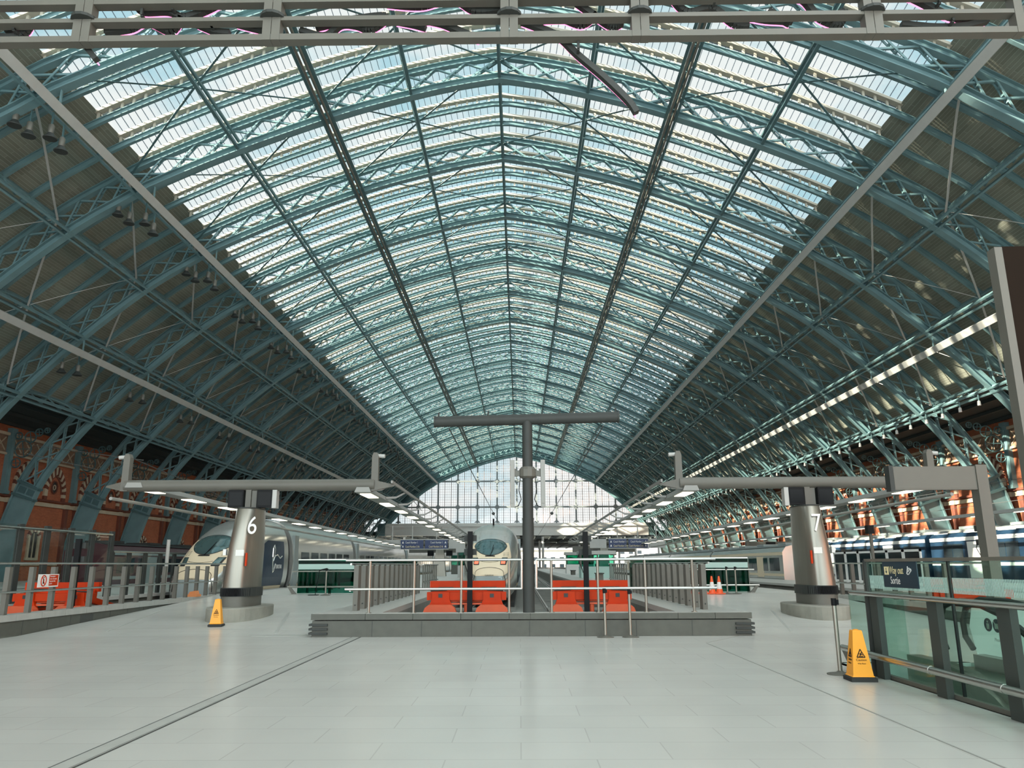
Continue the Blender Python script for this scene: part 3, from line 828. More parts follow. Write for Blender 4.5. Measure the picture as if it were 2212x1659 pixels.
# side railing on the left wall
t = thing('fin_railing', 'long two bar railing with flat grey fins on the left low wall', 'railing', (-11.38, 0, 0), 'fin railings')
for i in range(19):
    y = 15.8+.86*i; mb = MB(); mb.prism([(-.06,.47),(.05,.47),(.05,1.50),(-.06,1.50)], 'Y', y-.055, y+.055); mb.build('fin', 'steel_dull', t)
for z, n in ((1.58, 'top_rail'), (.955, 'mid_rail')):
    mb = MB(); mb.tube([(.07, 14, z), (.07, 31.4, z)], .026, 8); mb.build(n, 'steel_polish', t)
# short one behind pillar 7
t = thing('fin_railing', 'short two bar railing between the right pillar and the way out balustrade', 'railing', (10.95, 0, 0), 'fin railings')
for i in range(8):
    y = 20.5+.95*i; mb = MB(); mb.prism([(-.05,.47),(.06,.47),(.06,1.50),(-.05,1.50)], 'Y', y-.055, y+.055); mb.build('fin', 'steel_dull', t)
for z, n in ((1.50, 'top_rail'), (.86, 'mid_rail')):
    mb = MB(); mb.tube([(-.07, 18, z), (-.07, 28.2, z)], .026, 8); mb.build(n, 'steel_polish', t)
# tubular guard rail on top of the front upstand
t = thing('guard_rail', 'polished steel tube guard rail on the granite upstand, left of the post', 'guard rail', (0, 17.45, 0), 'tube guard rails')
for x in (-3.31, -2.33, -1.29, -.24): 
    mb = MB(); mb.cyl(x, 0, .486, 1.60, .028, 10); mb.cyl(x, 0, .486, .50, .06, 12); mb.build('post', 'steel', t)
for z, n in ((1.61, 'top_rail'), (.99, 'mid_rail')):
    mb = MB(); mb.tube([(-3.85, 0, z), (.04, 0, z)], .030, 10); mb.build(n, 'steel_polish', t)
mb = MB(); mb.tube([(.04, 0, 1.61), (.04, 0, .99)], .028, 8); mb.build('end_loop', 'steel_polish', t)
t = thing('guard_rail', 'polished steel tube guard rail on the granite upstand, right of the post', 'guard rail', (0, 17.45, 0), 'tube guard rails')
for x in (.69, 1.71, 2.75, 3.79):
    mb = MB(); mb.cyl(x, 0, .486, 1.60, .028, 10); mb.cyl(x, 0, .486, .50, .06, 12); mb.build('post', 'steel', t)
for z, n in ((1.61, 'top_rail'), (.99, 'mid_rail')):
    mb = MB(); mb.tube([(.36, 0, z), (4.31, 0, z)], .030, 10); mb.build(n, 'steel_polish', t)
mb = MB(); mb.tube([(.36, 0, 1.61), (.36, 0, .99)], .028, 8); mb.build('end_loop', 'steel_polish', t)

# ---------------------------------------------------------------- T post on the upstand
t = thing('catenary_post', 'tall dark steel T post standing on the middle of the granite upstand', 'T post', (.19, 17.5, .486))
mb = MB(); mb.cyl(0, 0, 0, 2.0, .128, 20); mb.cyl(0, 0, 2.0, 2.03, .134, 20); mb.cyl(0, 0, 2.03, 4.25, .122, 20, .115); mb.build('mast', 'grey_dark', t, None, True)
mb = MB(); mb.tube([(-2.13, 0, 4.24), (2.10, 0, 4.33)], .125, 18); mb.build('cross_tube', 'grey_dark', t, None, True)
mb = MB()
for x in (-2.13, -.33, .27, 2.10): mb.tube([(x-.02, 0, 4.285+x*.021), (x+.02, 0, 4.285+x*.021)], .134, 18)
mb.build('collar', 'grey_dark', t)
for x in (-2.05, -.9, .75, 2.05):
    mb = MB(); mb.tube([(x, 0, 4.4+x*.021), (x, 0, 4.5+x*.021)], .02, 6); mb.build('lug', 'grey_dark', t)
mb = MB(); mb.lathe([(.13, 2.92), (.19, 2.96), (.19, 3.12), (.15, 3.18)], 12)
for s in (-1, 1): mb.beam((s*.12, 0, 3.06), (s*.32, 0, 3.02), .06, .12); mb.beam((s*.28, 0, 3.02), (s*.28, 0, 3.14), .05, .05)
mb.build('clamp', 'grey_paint', t)
for s in (-1, 1):
    mb = MB(); mb.box(s*.345-.05, s*.345+.05, -.06, .05, 2.28, 3.34); mb.box(s*.345-.045, s*.345+.03, -.07, .06, 2.36, 3.25); ap = mb.build('antenna_panel', 'grey_mid', t)
    m2 = MB(); m2.tube([(s*.17, .0, 2.95), (s*.20, -.05, 2.65), (s*.15, -.05, 2.45), (s*.22, -.03, 2.30), (s*.30, 0, 2.28)], .010, 5); m2.build('antenna_cable', 'black', ap)

# ---------------------------------------------------------------- pillars 6 and 7 with T beams
def pillar(sgn, number, label, x, y):
    """fin shaped steel totem; the raking edge is on the side away from the pit"""
    t = thing('platform_pillar', label, 'pillar', (x, y, 0), 'steel platform pillars')
    def ring(xa, xb, z, ya, yb, n=28):
        out = []
        for i in range(n):
            a = 2*PI*i/n; c, s_ = math.cos(a), math.sin(a)
            ex = abs(c)**.55*(1 if c > 0 else -1); ey = abs(s_)**.8*(1 if s_ > 0 else -1)
            out.append(((xa+xb)/2+(xb-xa)/2*ex*sgn*-1, (ya+yb)/2+(yb-ya)/2*ey, z))
        return out
    def R(xa, xb, z, ya=-.75, yb=.9): return ring(xa*1, xb*1, z, ya, yb)
    zb = fz(y)
    mb = MB(); pl = [(-.04+.72*abs(math.cos(a))**.8*(1 if math.cos(a) > 0 else -1), 1.45*abs(math.sin(a))**.9*(1 if math.sin(a) > 0 else -1)+.1) for a in [2*PI*i/36 for i in range(36)]]
    mb.rings([[(p[0], p[1], -.05) for p in pl], [(p[0], p[1], .42) for p in pl], [(p[0]*.985, p[1]*.985, .445) for p in pl], [(p[0]*.9, p[1]*.9, .45) for p in pl]]); mb.build('plinth', 'concrete', t)
    # local x grows towards the pit side
    f = lambda lo, hi, z, ya=-.72, yb=.85: [( (p[0]), p[1], p[2]) for p in ring2(lo, hi, z, ya, yb)]
    def ring2(lo, hi, z, ya, yb, n=32):
        out = []
        for i in range(n):
            a = 2*PI*i/n; c, s_ = math.cos(a), math.sin(a)
            ex = abs(c)**.6*(1 if c > 0 else -1); ey = abs(s_)**.75*(1 if s_ > 0 else -1)
            out.append((((lo+hi)/2+(hi-lo)/2*ex)*-sgn, (ya+yb)/2+(yb-ya)/2*ey, z))
        return out
    mb = MB(); mb.rings([f(-.46, .38, .44), f(-.47, .38, .70), f(-.45, .38, .71)]); mb.build('base_collar', 'steel_dull', t, None, True)
    mb = MB(); mb.rings([f(-.49, .41, .71), f(-.49, .41, .94)])
    band = mb.build('grille_band', 'grey_dark', t)
    m2 = MB()
    for i in range(26):
        xx = -.45+i*.032; yy = -.72*(1-abs((xx+.04)/.46)**2.6)**.5-.03 if abs((xx+.04)/.46) < 1 else 0
        m2.box(xx*-sgn-.009, xx*-sgn+.009, yy-.02, yy+.03, .73, .92)
    m2.build('grille', 'black', band)
    mb = MB(); mb.rings([f(-.445, .355, .94), f(-.335, .355, 2.0), f(-.225, .35, 3.03, -.55, .7), f(-.21, .33, 3.05, -.54, .68)]); sh = mb.build('shaft', 'steel', t, None, True)
    mb = MB(); mb.rings([f(-.23, .36, 3.03, -.57, .72), f(-.23, .36, 3.06, -.57, .72)]); mb.build('shaft_cap', 'grey_dark', sh)
    # light edge strip up the raking edge
    mb = MB(); e = [(-.445, .94), (-.335, 2.0), (-.225, 3.02)]
    for (a, za), (b, zc) in zip(e, e[1:]): mb.beam(((a+.075)*-sgn, -.49+za*.03, za), ((b+.075)*-sgn, -.49+zc*.03, zc), .05, .04, (0, 1, 0))
    mb.build('edge_trim', 'steel_polish', sh)
    # number, blank white labels and a small red label
    nx = .20*-sgn
    text('number', number, .68, 'white', sh, (nx+.02, -.70, 2.34), (PI/2-.165, 0, 0), 'LEFT', .004, .82)
    mb = MB(); mb.box(.10*-sgn-.11, .10*-sgn+.11, -.735, -.70, 1.76, 1.92); mb.box(-.36*-sgn-.04, -.36*-sgn+.04, -.60, -.48, 1.78, 1.94); mb.build('blank_label', 'white', sh)
    mb = MB(); mb.box(.27*-sgn-.022, .27*-sgn+.022, -.715, -.66, 1.50, 1.84); mb.build('warning_strip', 'red', sh)
    # twin posts, displays, cross tube
    mb = MB(); mb.box(-.08, .07, -.10, .02, 3.05, 3.70); mb.box(.08, .22, -.06, .10, 3.05, 3.70); mb.build('neck_post', 'grey_paint', t)
    for s in (-1, 1):
        cx = .07+s*.40
        mb = MB(); mb.box(cx-.21, cx+.21, -.16, .12, 3.08, 3.56); d = mb.build('display_case', 'black', t)
        m2 = MB(); m2.box(cx-.18, cx+.18, -.166, -.16, 3.13, 3.50); m2.build('display', 'screen', d)
        if s == -sgn: 
            m3 = MB(); m3.box(cx+s*.21, cx+s*.33, -.15, .1, 3.06, 3.56); m3.build('display_side', 'grey_light', d)
    xl, xr = -3.52, 3.5
    mb = MB(); mb.tube([(xl, 0, 3.70), (xr, 0, 3.70)], .165, 18); mb.build('cross_tube', 'grey_paint', t, None, True)
    for s, xx in ((-1, xl), (1, xr)):
        mb = MB(); mb.prism([(xx-.10, 3.55), (xx+.10, 3.55), (xx+.09, 4.50), (xx+.05, 4.60), (xx-.05, 4.60), (xx-.09, 4.50)], 'Y', -.10, .10); up = mb.build('upright', 'grey_paint', t)
        m2 = MB(); m2.tube([(xx+s*-.02, 0, 4.52), (xx+s*.26, -.02, 4.50)], .055, 12); m2.build('pin', 'grey_light', up)
        m3 = MB(); m3.rings([[(xx+s*.10, -.10, 3.56), (xx+s*.10, .10, 3.56), (xx+s*.10, .10, 3.80), (xx+s*.10, -.10, 3.80)], [(xx+s*.55, -.02, 3.66), (xx+s*.55, .06, 3.66), (xx+s*.55, .06, 3.70), (xx+s*.55, -.02, 3.70)]]); m3.build('end_bracket', 'grey_paint', up)
    return t
M['concrete'] = mat('weathered_concrete', (.27, .265, .225, 1), .85, 0, .45, 2.2, .25, 60)
pillar(-1, '6', 'left steel platform pillar numbered 6 carrying a T beam', -7.55, 21.6)
pillar(1, '7', 'right steel platform pillar numbered 7 carrying a T beam', 7.98, 21.6)
# ---------------------------------------------------------------- platform light canopies
def canopy(label, x, y0, y1, z0, z1, sd, zlamp=True, w=.5, step=3.1, arms=True):
    """slim canopy with lamp panels; sd = side its outrigger arms reach to"""
    t = thing('light_canopy', label, 'canopy', (x, 0, 0), 'platform light canopies')
    Z = lambda y: z0+(z1-z0)*(y-y0)/(y1-y0)
    mb = MB(); mb.rings([[(-w/2, y, Z(y)+.02), (w/2, y, Z(y)+.02), (w/2-.06, y, Z(y)+.16), (-w/2+.06, y, Z(y)+.16)] for y in (y0, y1)]); mb.build('soffit', 'grey_mid', t)
    y = y0+.4; n = 0
    ll = MB(); 
    while y < y1-1.2:
        mb = MB(); mb.box(-w*.33, w*.33, y, y+1.25, 0, .03); o = mb.build('lamp_panel', 'tube_lamp', t)
        for p in o.data.vertices: p.co.z += Z(y)-.008
        y += step
    if arms:
        mb = MB(); y = y0+.2
        while y < y1:
            z = Z(y); mb.beam((sd*w*.4, y, z+.10), (sd*(w*.4+.30), y+.1, z+.12), .20, .06); mb.beam((sd*(w*.4+.30), y+.1, z+.12), (sd*(w*.4+.62), y+.2, z+.30), .12, .05); y += step*.8
        mb.build('outrigger', 'grey_mid', t)['kind'] = 'stuff'
        mb = MB(); mb.beam((sd*(w*.4+.62), y0, Z(y0)+.30), (sd*(w*.4+.62), y1, Z(y1)+.30), .05, .08); mb.build('edge_tube', 'grey_mid', t)
    return t
canopy('lamp canopy from the inner end of the left T beam', -4.35, 21.4, 62, 3.46, 3.12, 1, w=.46)
canopy('lamp canopy from the outer end of the left T beam, above the silver train', -10.75, 21.4, 70, 3.62, 3.15, 1, w=.5, arms=False)
canopy('lamp canopy from the inner end of the right T beam', 4.75, 21.4, 62, 3.46, 3.12, -1, w=.46)
canopy('lamp canopy from the outer end of the right T beam', 11.2, 21.4, 95, 3.50, 3.15, -1, w=.5, arms=False)
canopy('slim far canopy above the dark blue train, upper of two', 20.3, 18, 105, 3.52, 3.4, -1, w=.22, arms=False)
canopy('slim far canopy above the dark blue train, lower of two', 24.4, 26, 120, 3.12, 3.1, -1, w=.2, arms=False)
for i, (x, lab) in enumerate(((-11.35, 'hand line tube left of the outer canopy over the silver train'), (11.9, 'hand line tube right of the outer canopy by the brown portal'))):
    mb = MB(); mb.tube([(x, 21.4, 3.34), (x, 72, 3.0)], .05, 8); tag(mb.build('stay_tube', 'grey_mid'), lab, 'tube')
# wires
def wire(lab, pts, r=.012, ball=None):
    mb = MB(); mb.tube(pts, r, 5); o = mb.build('wire', 'wire'); tag(o, lab, 'wire')
    if ball:
        m2 = MB(); m2.lathe([(.01, -.1), (.09, -.05), (.1, 0), (.09, .05), (.01, .1)], 10, ball); m2.build('insulator', 'wire', o)
wire('overhead wire running away from the left arm of the T post', [(-1.62, 17.5, 4.58), (-1.55, 60, 4.5), (-1.5, 185, 4.5)], .014, (-1.58, 47, 4.52))
wire('overhead wire running away from the right arm of the T post', [(1.95, 17.5, 4.62), (1.95, 60, 4.5), (1.95, 185, 4.5)], .014, (1.95, 47, 4.52))
wire('stay cable sloping to the canopy from the left T beam inner upright', [(-4.05, 21.6, 4.5), (-4.15, 33, 3.75)], .012)
wire('stay cable sloping from the left T beam outer upright', [(-11.0, 21.6, 4.5), (-10.9, 30, 3.85)], .012)
wire('stay cable sloping to the canopy from the right T beam inner upright', [(4.5, 21.6, 4.5), (4.6, 33, 3.75)], .012)
wire('stay cable sloping from the right T beam outer upright', [(11.45, 21.6, 4.5), (11.3, 31, 3.85)], .012)
wire('pale wire crossing the brick wall on the left to the T beam', [(-26, 40, 7.8), (-11.1, 22.5, 4.55)], .014)
wire('thin overhead wire above the dark blue train, higher one', [(19, 16, 4.6), (19, 120, 4.6)], .012)
wire('thin overhead wire above the dark blue train, lower one', [(23, 16, 4.3), (23, 120, 4.3)], .012)
wire('overhead wire above the silver train on the left', [(-12.95, 20, 4.4), (-12.95, 180, 4.5)], .012)

# ---------------------------------------------------------------- signage portal and dark column on the right
t = thing('portal_frame', 'brown grey portal with blank panel, right of pillar 7', 'sign frame', (8.2, 17.0, 0))
mb = MB(); mb.box(0, 1.86, -.02, .12, 3.06, 3.57); mb.box(.02, 1.80, -.026, -.02, 3.09, 3.545); mb.build('panel', 'grey_paint', t)
mb = MB(); mb.box(-.09, 0, -.06, .16, 3.03, 3.59); mb.build('panel_end', 'grey_dark', t)
mb = MB(); mb.box(1.82, 2.06, -.05, .24, -.6, 3.60); mb.m = 1; mb.box(1.86, 2.09, .0, .26, 3.02, 3.62); mb.build('post', ['grey_paint', 'brown'], t)
t = thing('totem_column', 'tall dark brown column rising beside the escalator well at far right', 'column', (6.12, 9.3, 0))
mb = MB(); mb.box(0, .10, -.02, .14, -3.0, 5.45); mb.build('edge_strip', 'grey_paint', t)
mb = MB(); mb.box(.10, 1.2, -.012, .14, -3.0, 5.46); mb.build('face_panel', 'brown', t)

# ---------------------------------------------------------------- stairwell balustrade on the right
t = thing('glass_balustrade', 'green glass balustrade with steel rails around the escalator well', 'balustrade', (4.8, 0, 0))
yp = [10.95, 9.42, 8.05, 6.6, 5.1]
for y in yp:
    mb = MB(); mb.box(.02, .10, y-.11, y+.11, 0, 1.08); mb.build('post', 'post_dark', t)
ye = [11.3, 10.2+.0, 9.18, 7.72, 6.26, 4.8]
ye = [11.3, 9.16, 7.5, 5.9]
for a, b in zip(ye, ye[1:]):
    mb = MB(); mb.box(.13, .145, b+.012, a-.012, .05, 1.52); gp = mb.build('glass_panel', 'glass_green', t)
    m2 = MB(); n = int((a-b-.1)/.026)
    for i in range(n):
        y = b+.05+i*.026; m2.box(.127, .130, y, y+.013, 1.16, 1.335)
    m2.build('frit_stripe', 'frit', gp)['kind'] = 'stuff'
    m3 = MB(); m3.box(.12, .155, b-.008, b+.008, .05, 1.52); m3.build('pane_gap', 'black', gp)
mb = MB(); mb.box(.11, .165, 5.0, 11.32, 1.52, 1.56); mb.build('top_capping', 'steel', t)
mb = MB(); mb.tube([(-.02, 11.55, 1.09), (-.02, 5.0, 1.09)], .034, 12); mb.build('hand_rail', 'steel_polish', t, None, True)
mb = MB(); mb.tube([(-.08, 11.9, .30), (-.08, 9.42, .30), (-.08, 5.0, .30)], .045, 12); mb.tube([(-.08, 9.44, .30), (-.08, 9.40, .30)], .049, 12); mb.tube([(-.08, 8.06, .30), (-.08, 8.02, .30)], .049, 12); mb.build('bumper_rail', 'steel_polish', t, None, True)
mb = MB(); mb.prism([(11.9, .28), (11.7, .28), (11.45, 0), (11.6, 0)], 'X', -.10, -.06); mb.build('rail_bracket', 'steel_dull', t)
mb = MB(); mb.box(.105, .17, 5.0, 11.3, 0.0, .05); mb.build('bottom_channel', 'steel_dull', t)
mb = MB(); mb.box(.10, .17, 11.3, 11.34, 0, 1.54); mb.box(.0, .06, 11.12, 11.16, 0, 1.08); mb.build('end_post', 'grey_dark', t)
# way out sign hung on the glass
t = thing('way_out_sign', 'dark teal sign with yellow down arrow reading Way out Sortie', 'sign', (4.93, 0, 0))
mb = MB(); mb.box(-.012, 0, 9.855, 10.775, 1.19, 1.525); mb.build('board', 'navy', t)
RY = (PI/2, 0, -PI/2)
text('lettering', 'Way out', .135, 'sign_yellow', t, (-.016, 10.585, 1.365), RY, 'LEFT', .001, .80)
text('lettering', 'Sortie', .135, 'white', t, (-.016, 10.57, 1.235), RY, 'LEFT', .001, .80)
mb = MB(); mb.prism([(10.725, 1.35), (10.605, 1.35), (10.605, 1.455), (10.725, 1.455)], 'X', -.016, -.012); ic = mb.build('arrow_tile', 'sign_yellow', t)
mb = MB(); mb.prism([(10.670, 1.44), (10.660, 1.44), (10.660, 1.395), (10.640, 1.395), (10.665, 1.365), (10.690, 1.395), (10.670, 1.395)], 'X', -.019, -.016); mb.build('arrow', 'navy', ic)
mb = MB(); P_ = lambda q: [(-.016, y, z) for y, z in q]
mb.tube(P_([(10.075, 1.435), (10.090, 1.40), (10.105, 1.375), (10.095, 1.36), (10.065, 1.36), (9.995, 1.405), (9.995, 1.425), (10.015, 1.43), (10.065, 1.395)]), .007, 5)
mb.tube(P_([(10.075, 1.435), (10.075, 1.46)]), .007, 5); mb.tube(P_([(10.060, 1.425), (10.035, 1.44)]), .006, 5)
mb.build('hand_icon', 'white', t)

# well lining, landing edge, escalator
mb = MB()
mb.box(WX1, WX1+.1, WY0, WY1, -4.5, 0.0); mb.box(WX0-.1, WX0-.0, WY0, WY1, -4.5, -.0); mb.box(WX0, WX1, WY1, WY1+.1, -4.5, 0); mb.box(WX0, WX1, WY0-.1, WY0, -4.5, 0); mb.box(WX0, WX1, WY0, WY1, -4.6, -4.5)
struct(mb.build('wall_stairwell', 'well'))
t = thing('escalator', 'escalator dropping away behind the green balustrade, with black handrail', 'escalator', (6.32, 0, 0))
def esc_line(off):
    L = [(12.1, .0), (11.2, .0), (10.6, -.06), (10.0, -.27), (9.4, -.58), (6.5, -2.25), (3.0, -4.27)]
    return [(y, z+off) for y, z in L]
top_l = [(12.25, .24), (12.42, .40), (12.44, .62), (12.3, .84), (11.9, .97), (11.2, .97), (10.6, .90), (10.1, .74), (9.5, .45), (6.5, -1.25), (3.0, -3.3)]
near_l = [(11.15, .35), (11.24, .5), (11.22, .75), (11.1, .92), (10.9, .98), (10.2, .98), (9.85, .90), (9.5, .76), (9.1, .56), (6.0, -1.2), (3.0, -2.95)]
low_l = [(11.7, .02)]+[(y, z+.05) for y, z in esc_line(0)[1:]]
for x in (-.48, .50):
    tl_ = near_l if x < 0 else top_l
    mb = MB(); mb.tube([(x, y, z) for y, z in tl_], .045, 8); mb.build('handrail', 'rubber', t, None, True)
    mb = MB(); poly = tl_+(low_l if x > 0 else [(11.1, .05)]+low_l[2:])[::-1]
    mb.prism(poly, 'X', x-.008, x+.008); mb.build('glass_side', 'glass_clear', t)
    mb = MB()
    lo = [(y, z-.03) for y, z in esc_line(0)]; hi = [(y, z+.18) for y, z in esc_line(0)]
    mb.prism(lo+hi[::-1], 'X', x-.10, x+.10); mb.build('skirt', 'steel', t)
mb = MB()
for i in range(22):
    y = 9.6-i*.33; z = -.47-i*.19; mb.box(-.45, .45, y-.33, y, z-.35, z)
mb.build('step', 'steel_dull', t)['kind'] = 'stuff'
mb = MB(); mb.box(-.5, .5, 9.6, 12.3, -.3, -.02); mb.build('landing_plate', 'steel', t)
# safety panel
t = thing('safety_panel', 'pale panel with round icons reading Safety, behind the escalator', 'sign', (6.93, 0, 0))
mb = MB(); mb.prism([(12.3, .14), (12.1, .04), (8.9, .04), (8.9, .97), (12.0, .97), (12.3, .84), (12.42, .55)], 'X', -.03, 0); mb.build('board', 'glow_panel', t)
text('lettering', 'Safety', .13, 'grey_dark', t, (-.036, 11.72, .80), RY, 'LEFT', .001)
text('lettering', 'Please take care', .07, 'grey_light', t, (-.036, 11.80, .39), RY, 'LEFT', .001)
text('lettering', 'St Pancras', .075, 'purple', t, (-.036, 11.12, .30), RY, 'LEFT', .001)
for i in range(4):
    y = 11.92-i*.215; c = .61
    mb = MB(); mb.prism([(y+.095*math.cos(2*PI*j/24), c+.095*math.sin(2*PI*j/24)) for j in range(24)], 'X', -.036, -.030); ic = mb.build('icon_disc', 'purple', t)
    m2 = MB()
    if i == 0: m2.box(-.040, -.036, y-.03, y+.03, c-.06, c+.02); m2.box(-.040, -.036, y-.014, y+.014, c+.03, c+.058)
    elif i == 1:
        m2.box(-.040, -.036, y-.045, y+.045, c-.045, c+.03); m2.beam((-.042, y-.06, c-.06), (-.042, y+.06, c+.06), .012, .004, (1, 0, 0))
    elif i == 2:
        m2.beam((-.038, y+.04, c+.04), (-.038, y, c-.03), .014, .004, (1, 0, 0)); m2.beam((-.038, y-.04, c+.02), (-.038, y+.01, c), .014, .004, (1, 0, 0)); m2.box(-.040, -.036, y-.035, y+.035, c-.055, c-.035); m2.box(-.040, -.036, y+.02, y+.05, c+.045, c+.07)
    else: m2.tube([(-.038, y+.04*math.cos(2*PI*j/12), c+.04*math.sin(2*PI*j/12)) for j in range(12)], .009, 4, True)
    m2.build('icon', 'white', ic)
# glass screen across the back of the well
t = thing('glass_screen', 'low turquoise glass return panel inside the escalator well', 'glass panel', (0, 12.3, 0))
mb = MB(); mb.box(5.05, 5.88, 0, .015, .02, 1.05); mb.build('pane', 'glass_green', t)
mb = MB(); mb.box(5.05, 5.88, -.01, .03, 1.05, 1.08); mb.box(5.46, 5.475, -.004, .02, .02, 1.05); mb.build('edge', 'steel_dull', t)

# ---------------------------------------------------------------- caution cones, traffic cones, stanchions
def caution(label, loc, rz):
    t = thing('caution_cone', label, 'caution cone', loc, 'yellow caution cones', rz)
    mb = MB(); mb.rings([[(sx*a, sy*a, z) for sx, sy in ((-1,-1),(1,-1),(1,1),(-1,1))] for a, z in ((.165, 0), (.165, .045), (.14, .06))]); mb.build('base', 'rubber', t)
    mb = MB(); mb.rings([[(sx*a, sy*a, z) for sx, sy in ((-1,-1),(1,-1),(1,1),(-1,1))] for a, z in ((.145, .06), (.13, .075), (.062, .62), (.055, .635))]); bd = mb.build('body', 'yellow', t)
    mb = MB(); mb.cyl(0, 0, .635, .645, .03, 12); mb.build('top_cap', 'yellow', bd)
    tilt = math.atan((.13-.062)/.545)
    for q in range(2):
        a = q*-PI/2; rm = Matrix.Rotation(a, 4, 'Z')
        def at(x, z): 
            y = -(.13-(z-.075)*(.068/.545))-.003; return tuple(rm @ Vector((x, y, z)))
        mb = MB(); tr = [(0, .40), (-.052, .30), (.052, .30)]
        for u, v in zip(tr, tr[1:]+tr[:1]): mb.beam(at(*u), at(*v), .010, .004, tuple(rm @ Vector((0, -1, 0))))
        mb.beam(at(-.01, .32), at(.012, .36), .012, .004, tuple(rm @ Vector((0, -1, 0)))); mb.beam(at(-.02, .345), at(.025, .33), .010, .004, tuple(rm @ Vector((0, -1, 0)))); mb.beam(at(-.03, .312), at(.03, .312), .008, .004, tuple(rm @ Vector((0, -1, 0))))
        mb.build('warning_mark', 'black', bd)
        rot = (PI/2-tilt, 0, a)
        text('lettering', 'Caution', .042, 'black', bd, at(0, .255), rot, 'CENTER', .0008)
        text('lettering', 'Wet floor', .026, 'black', bd, at(0, .215), rot, 'CENTER', .0008)
caution('yellow caution cone beside the plinth of pillar 6', (-7.42, 19.55, fz(19.55)+.002), .12)
caution('yellow caution cone beside the way out balustrade', (4.47, 10.78, 0), -.06)
def tcone(label, x, y):
    t = thing('traffic_cone', label, 'traffic cone', (x, y, fz(y)+.004), 'orange traffic cones')
    mb = MB(); mb.box(-.17, .17, -.17, .17, 0, .035); mb.build('base', 'orange', t)
    mb = MB(); mb.lathe([(.13, .035), (.102, .18)], 16); mb.lathe([(.06, .42), (.03, .62), (.02, .63)], 16); mb.build('body', 'orange', t, None, True)
    mb = MB(); mb.lathe([(.103, .18), (.061, .42)], 16); mb.build('reflective_band', 'white', t, None, True)
    mb = MB(); mb.lathe([(.03, .63), (.035, .66), (.02, .67)], 10); mb.build('top_cap', 'black', t)
for i, (x, y) in enumerate(((6.36, 29.1), (6.66, 28.9), (6.95, 28.85), (7.20, 28.8))):
    tcone(['leftmost orange traffic cone, behind the right fin railing', 'second orange traffic cone from the left behind the right fins', 'third orange traffic cone, seen beside the last fin', 'rightmost orange traffic cone, clear of the fin railing'][i], x, y)
def stanchion(label, x, y, z, h=.96, head=True):
    t = thing('queue_stanchion', label, 'stanchion', (x, y, z), 'queue barrier stanchions')
    mb = MB(); mb.lathe([(.18, 0), (.18, .012), (.06, .03), (.03, .05)], 20); mb.build('base', 'steel_dull', t, None, True)
    mb = MB(); mb.cyl(0, 0, .03, h-.06, .030, 14); mb.build('post', 'steel', t, None, True)
    mb = MB(); mb.cyl(0, 0, h-.10, h, .036, 14); mb.box(.025, .06, -.025, .025, h-.09, h-.02); mb.build('head', 'black', t)
    return t
stanchion('steel queue stanchion in front of the upstand wall, left of a pair', 1.80, 17.05, 0, 1.0)
stanchion('steel queue stanchion in front of the upstand wall, right of a pair', 2.33, 17.05, 0, .98)
stanchion('steel queue stanchion behind the yellow cone at the way out balustrade', 4.44, 11.35, 0, 1.02)
stanchion('steel stanchion by the right green glass, nearer the traffic cones', 7.50, 28.85, fz(28.85)+.003)
stanchion('steel stanchion by the right green glass, farther from the traffic cones', 7.82, 28.85, fz(28.85)+.003)
s = stanchion('steel stanchion with drooping black belt by the left green glass', -7.10, 29.0, fz(29.0)+.003)
mb = MB(); mb.beam((-.03, 0, .93), (-.26, 0, .88), .01, .05); mb.beam((-.26, 0, .9), (-.38, 0, .0), .06, .01, (1, 0, 0)); mb.box(-.62, -.26, -.1, .1, 0, .02); mb.build('belt', 'black', s)
t = thing('package', 'small orange package lying on the left wall coping', 'package', (-11.33, 27.6, .47))
mb = MB(); mb.box(-.18, .16, -.2, .2, 0, .08); mb.build('lower_half', 'cardboard', t)
mb = MB(); mb.prism([(-.15, .08), (.12, .08), (.08, .2), (-.1, .17)], 'Y', -.15, .15); mb.build('upper_half', 'cardboard', t)
# no entry sign on the left railing
t = thing('warning_sign', 'white and orange no pedestrians sign on the left railing', 'sign', (-11.28, 0, 0))
mb = MB(); mb.prism([(18.45, 1.03), (19.27, 1.03), (19.27, 1.33), (18.45, 1.33)], 'X', 0, .01); mb.build('board', 'white', t)
mb = MB(); mb.prism([(18.88, 1.06), (19.24, 1.06), (19.24, 1.31), (18.88, 1.31)], 'X', .01, .013); rp = mb.build('notice_panel', 'red', t)
RW = (PI/2, 0, PI/2)
for i, s_ in enumerate(('Passengers', 'must not pass', 'beyond this', 'point')): text('lettering', s_, .052, 'white', rp, (.0145, 18.90, 1.262-i*.056), RW, 'LEFT', .0005, .95)
mb = MB(); mb.tube([(.014, 18.66+.10*math.cos(2*PI*j/20), 1.18+.12*math.sin(2*PI*j/20)) for j in range(20)], .012, 5, True); mb.beam((.014, 18.60, 1.27), (.014, 18.72, 1.09), .018, .004, (1, 0, 0)); mb.build('prohibition_ring', 'red', t)
mb = MB(); mb.prism([(18.64, 1.11), (18.68, 1.11), (18.69, 1.2), (18.665, 1.23), (18.64, 1.2)], 'X', .010, .012); mb.cbox(.011, 18.665, 1.25, .002, .03, .03); mb.build('figure', 'black', t)
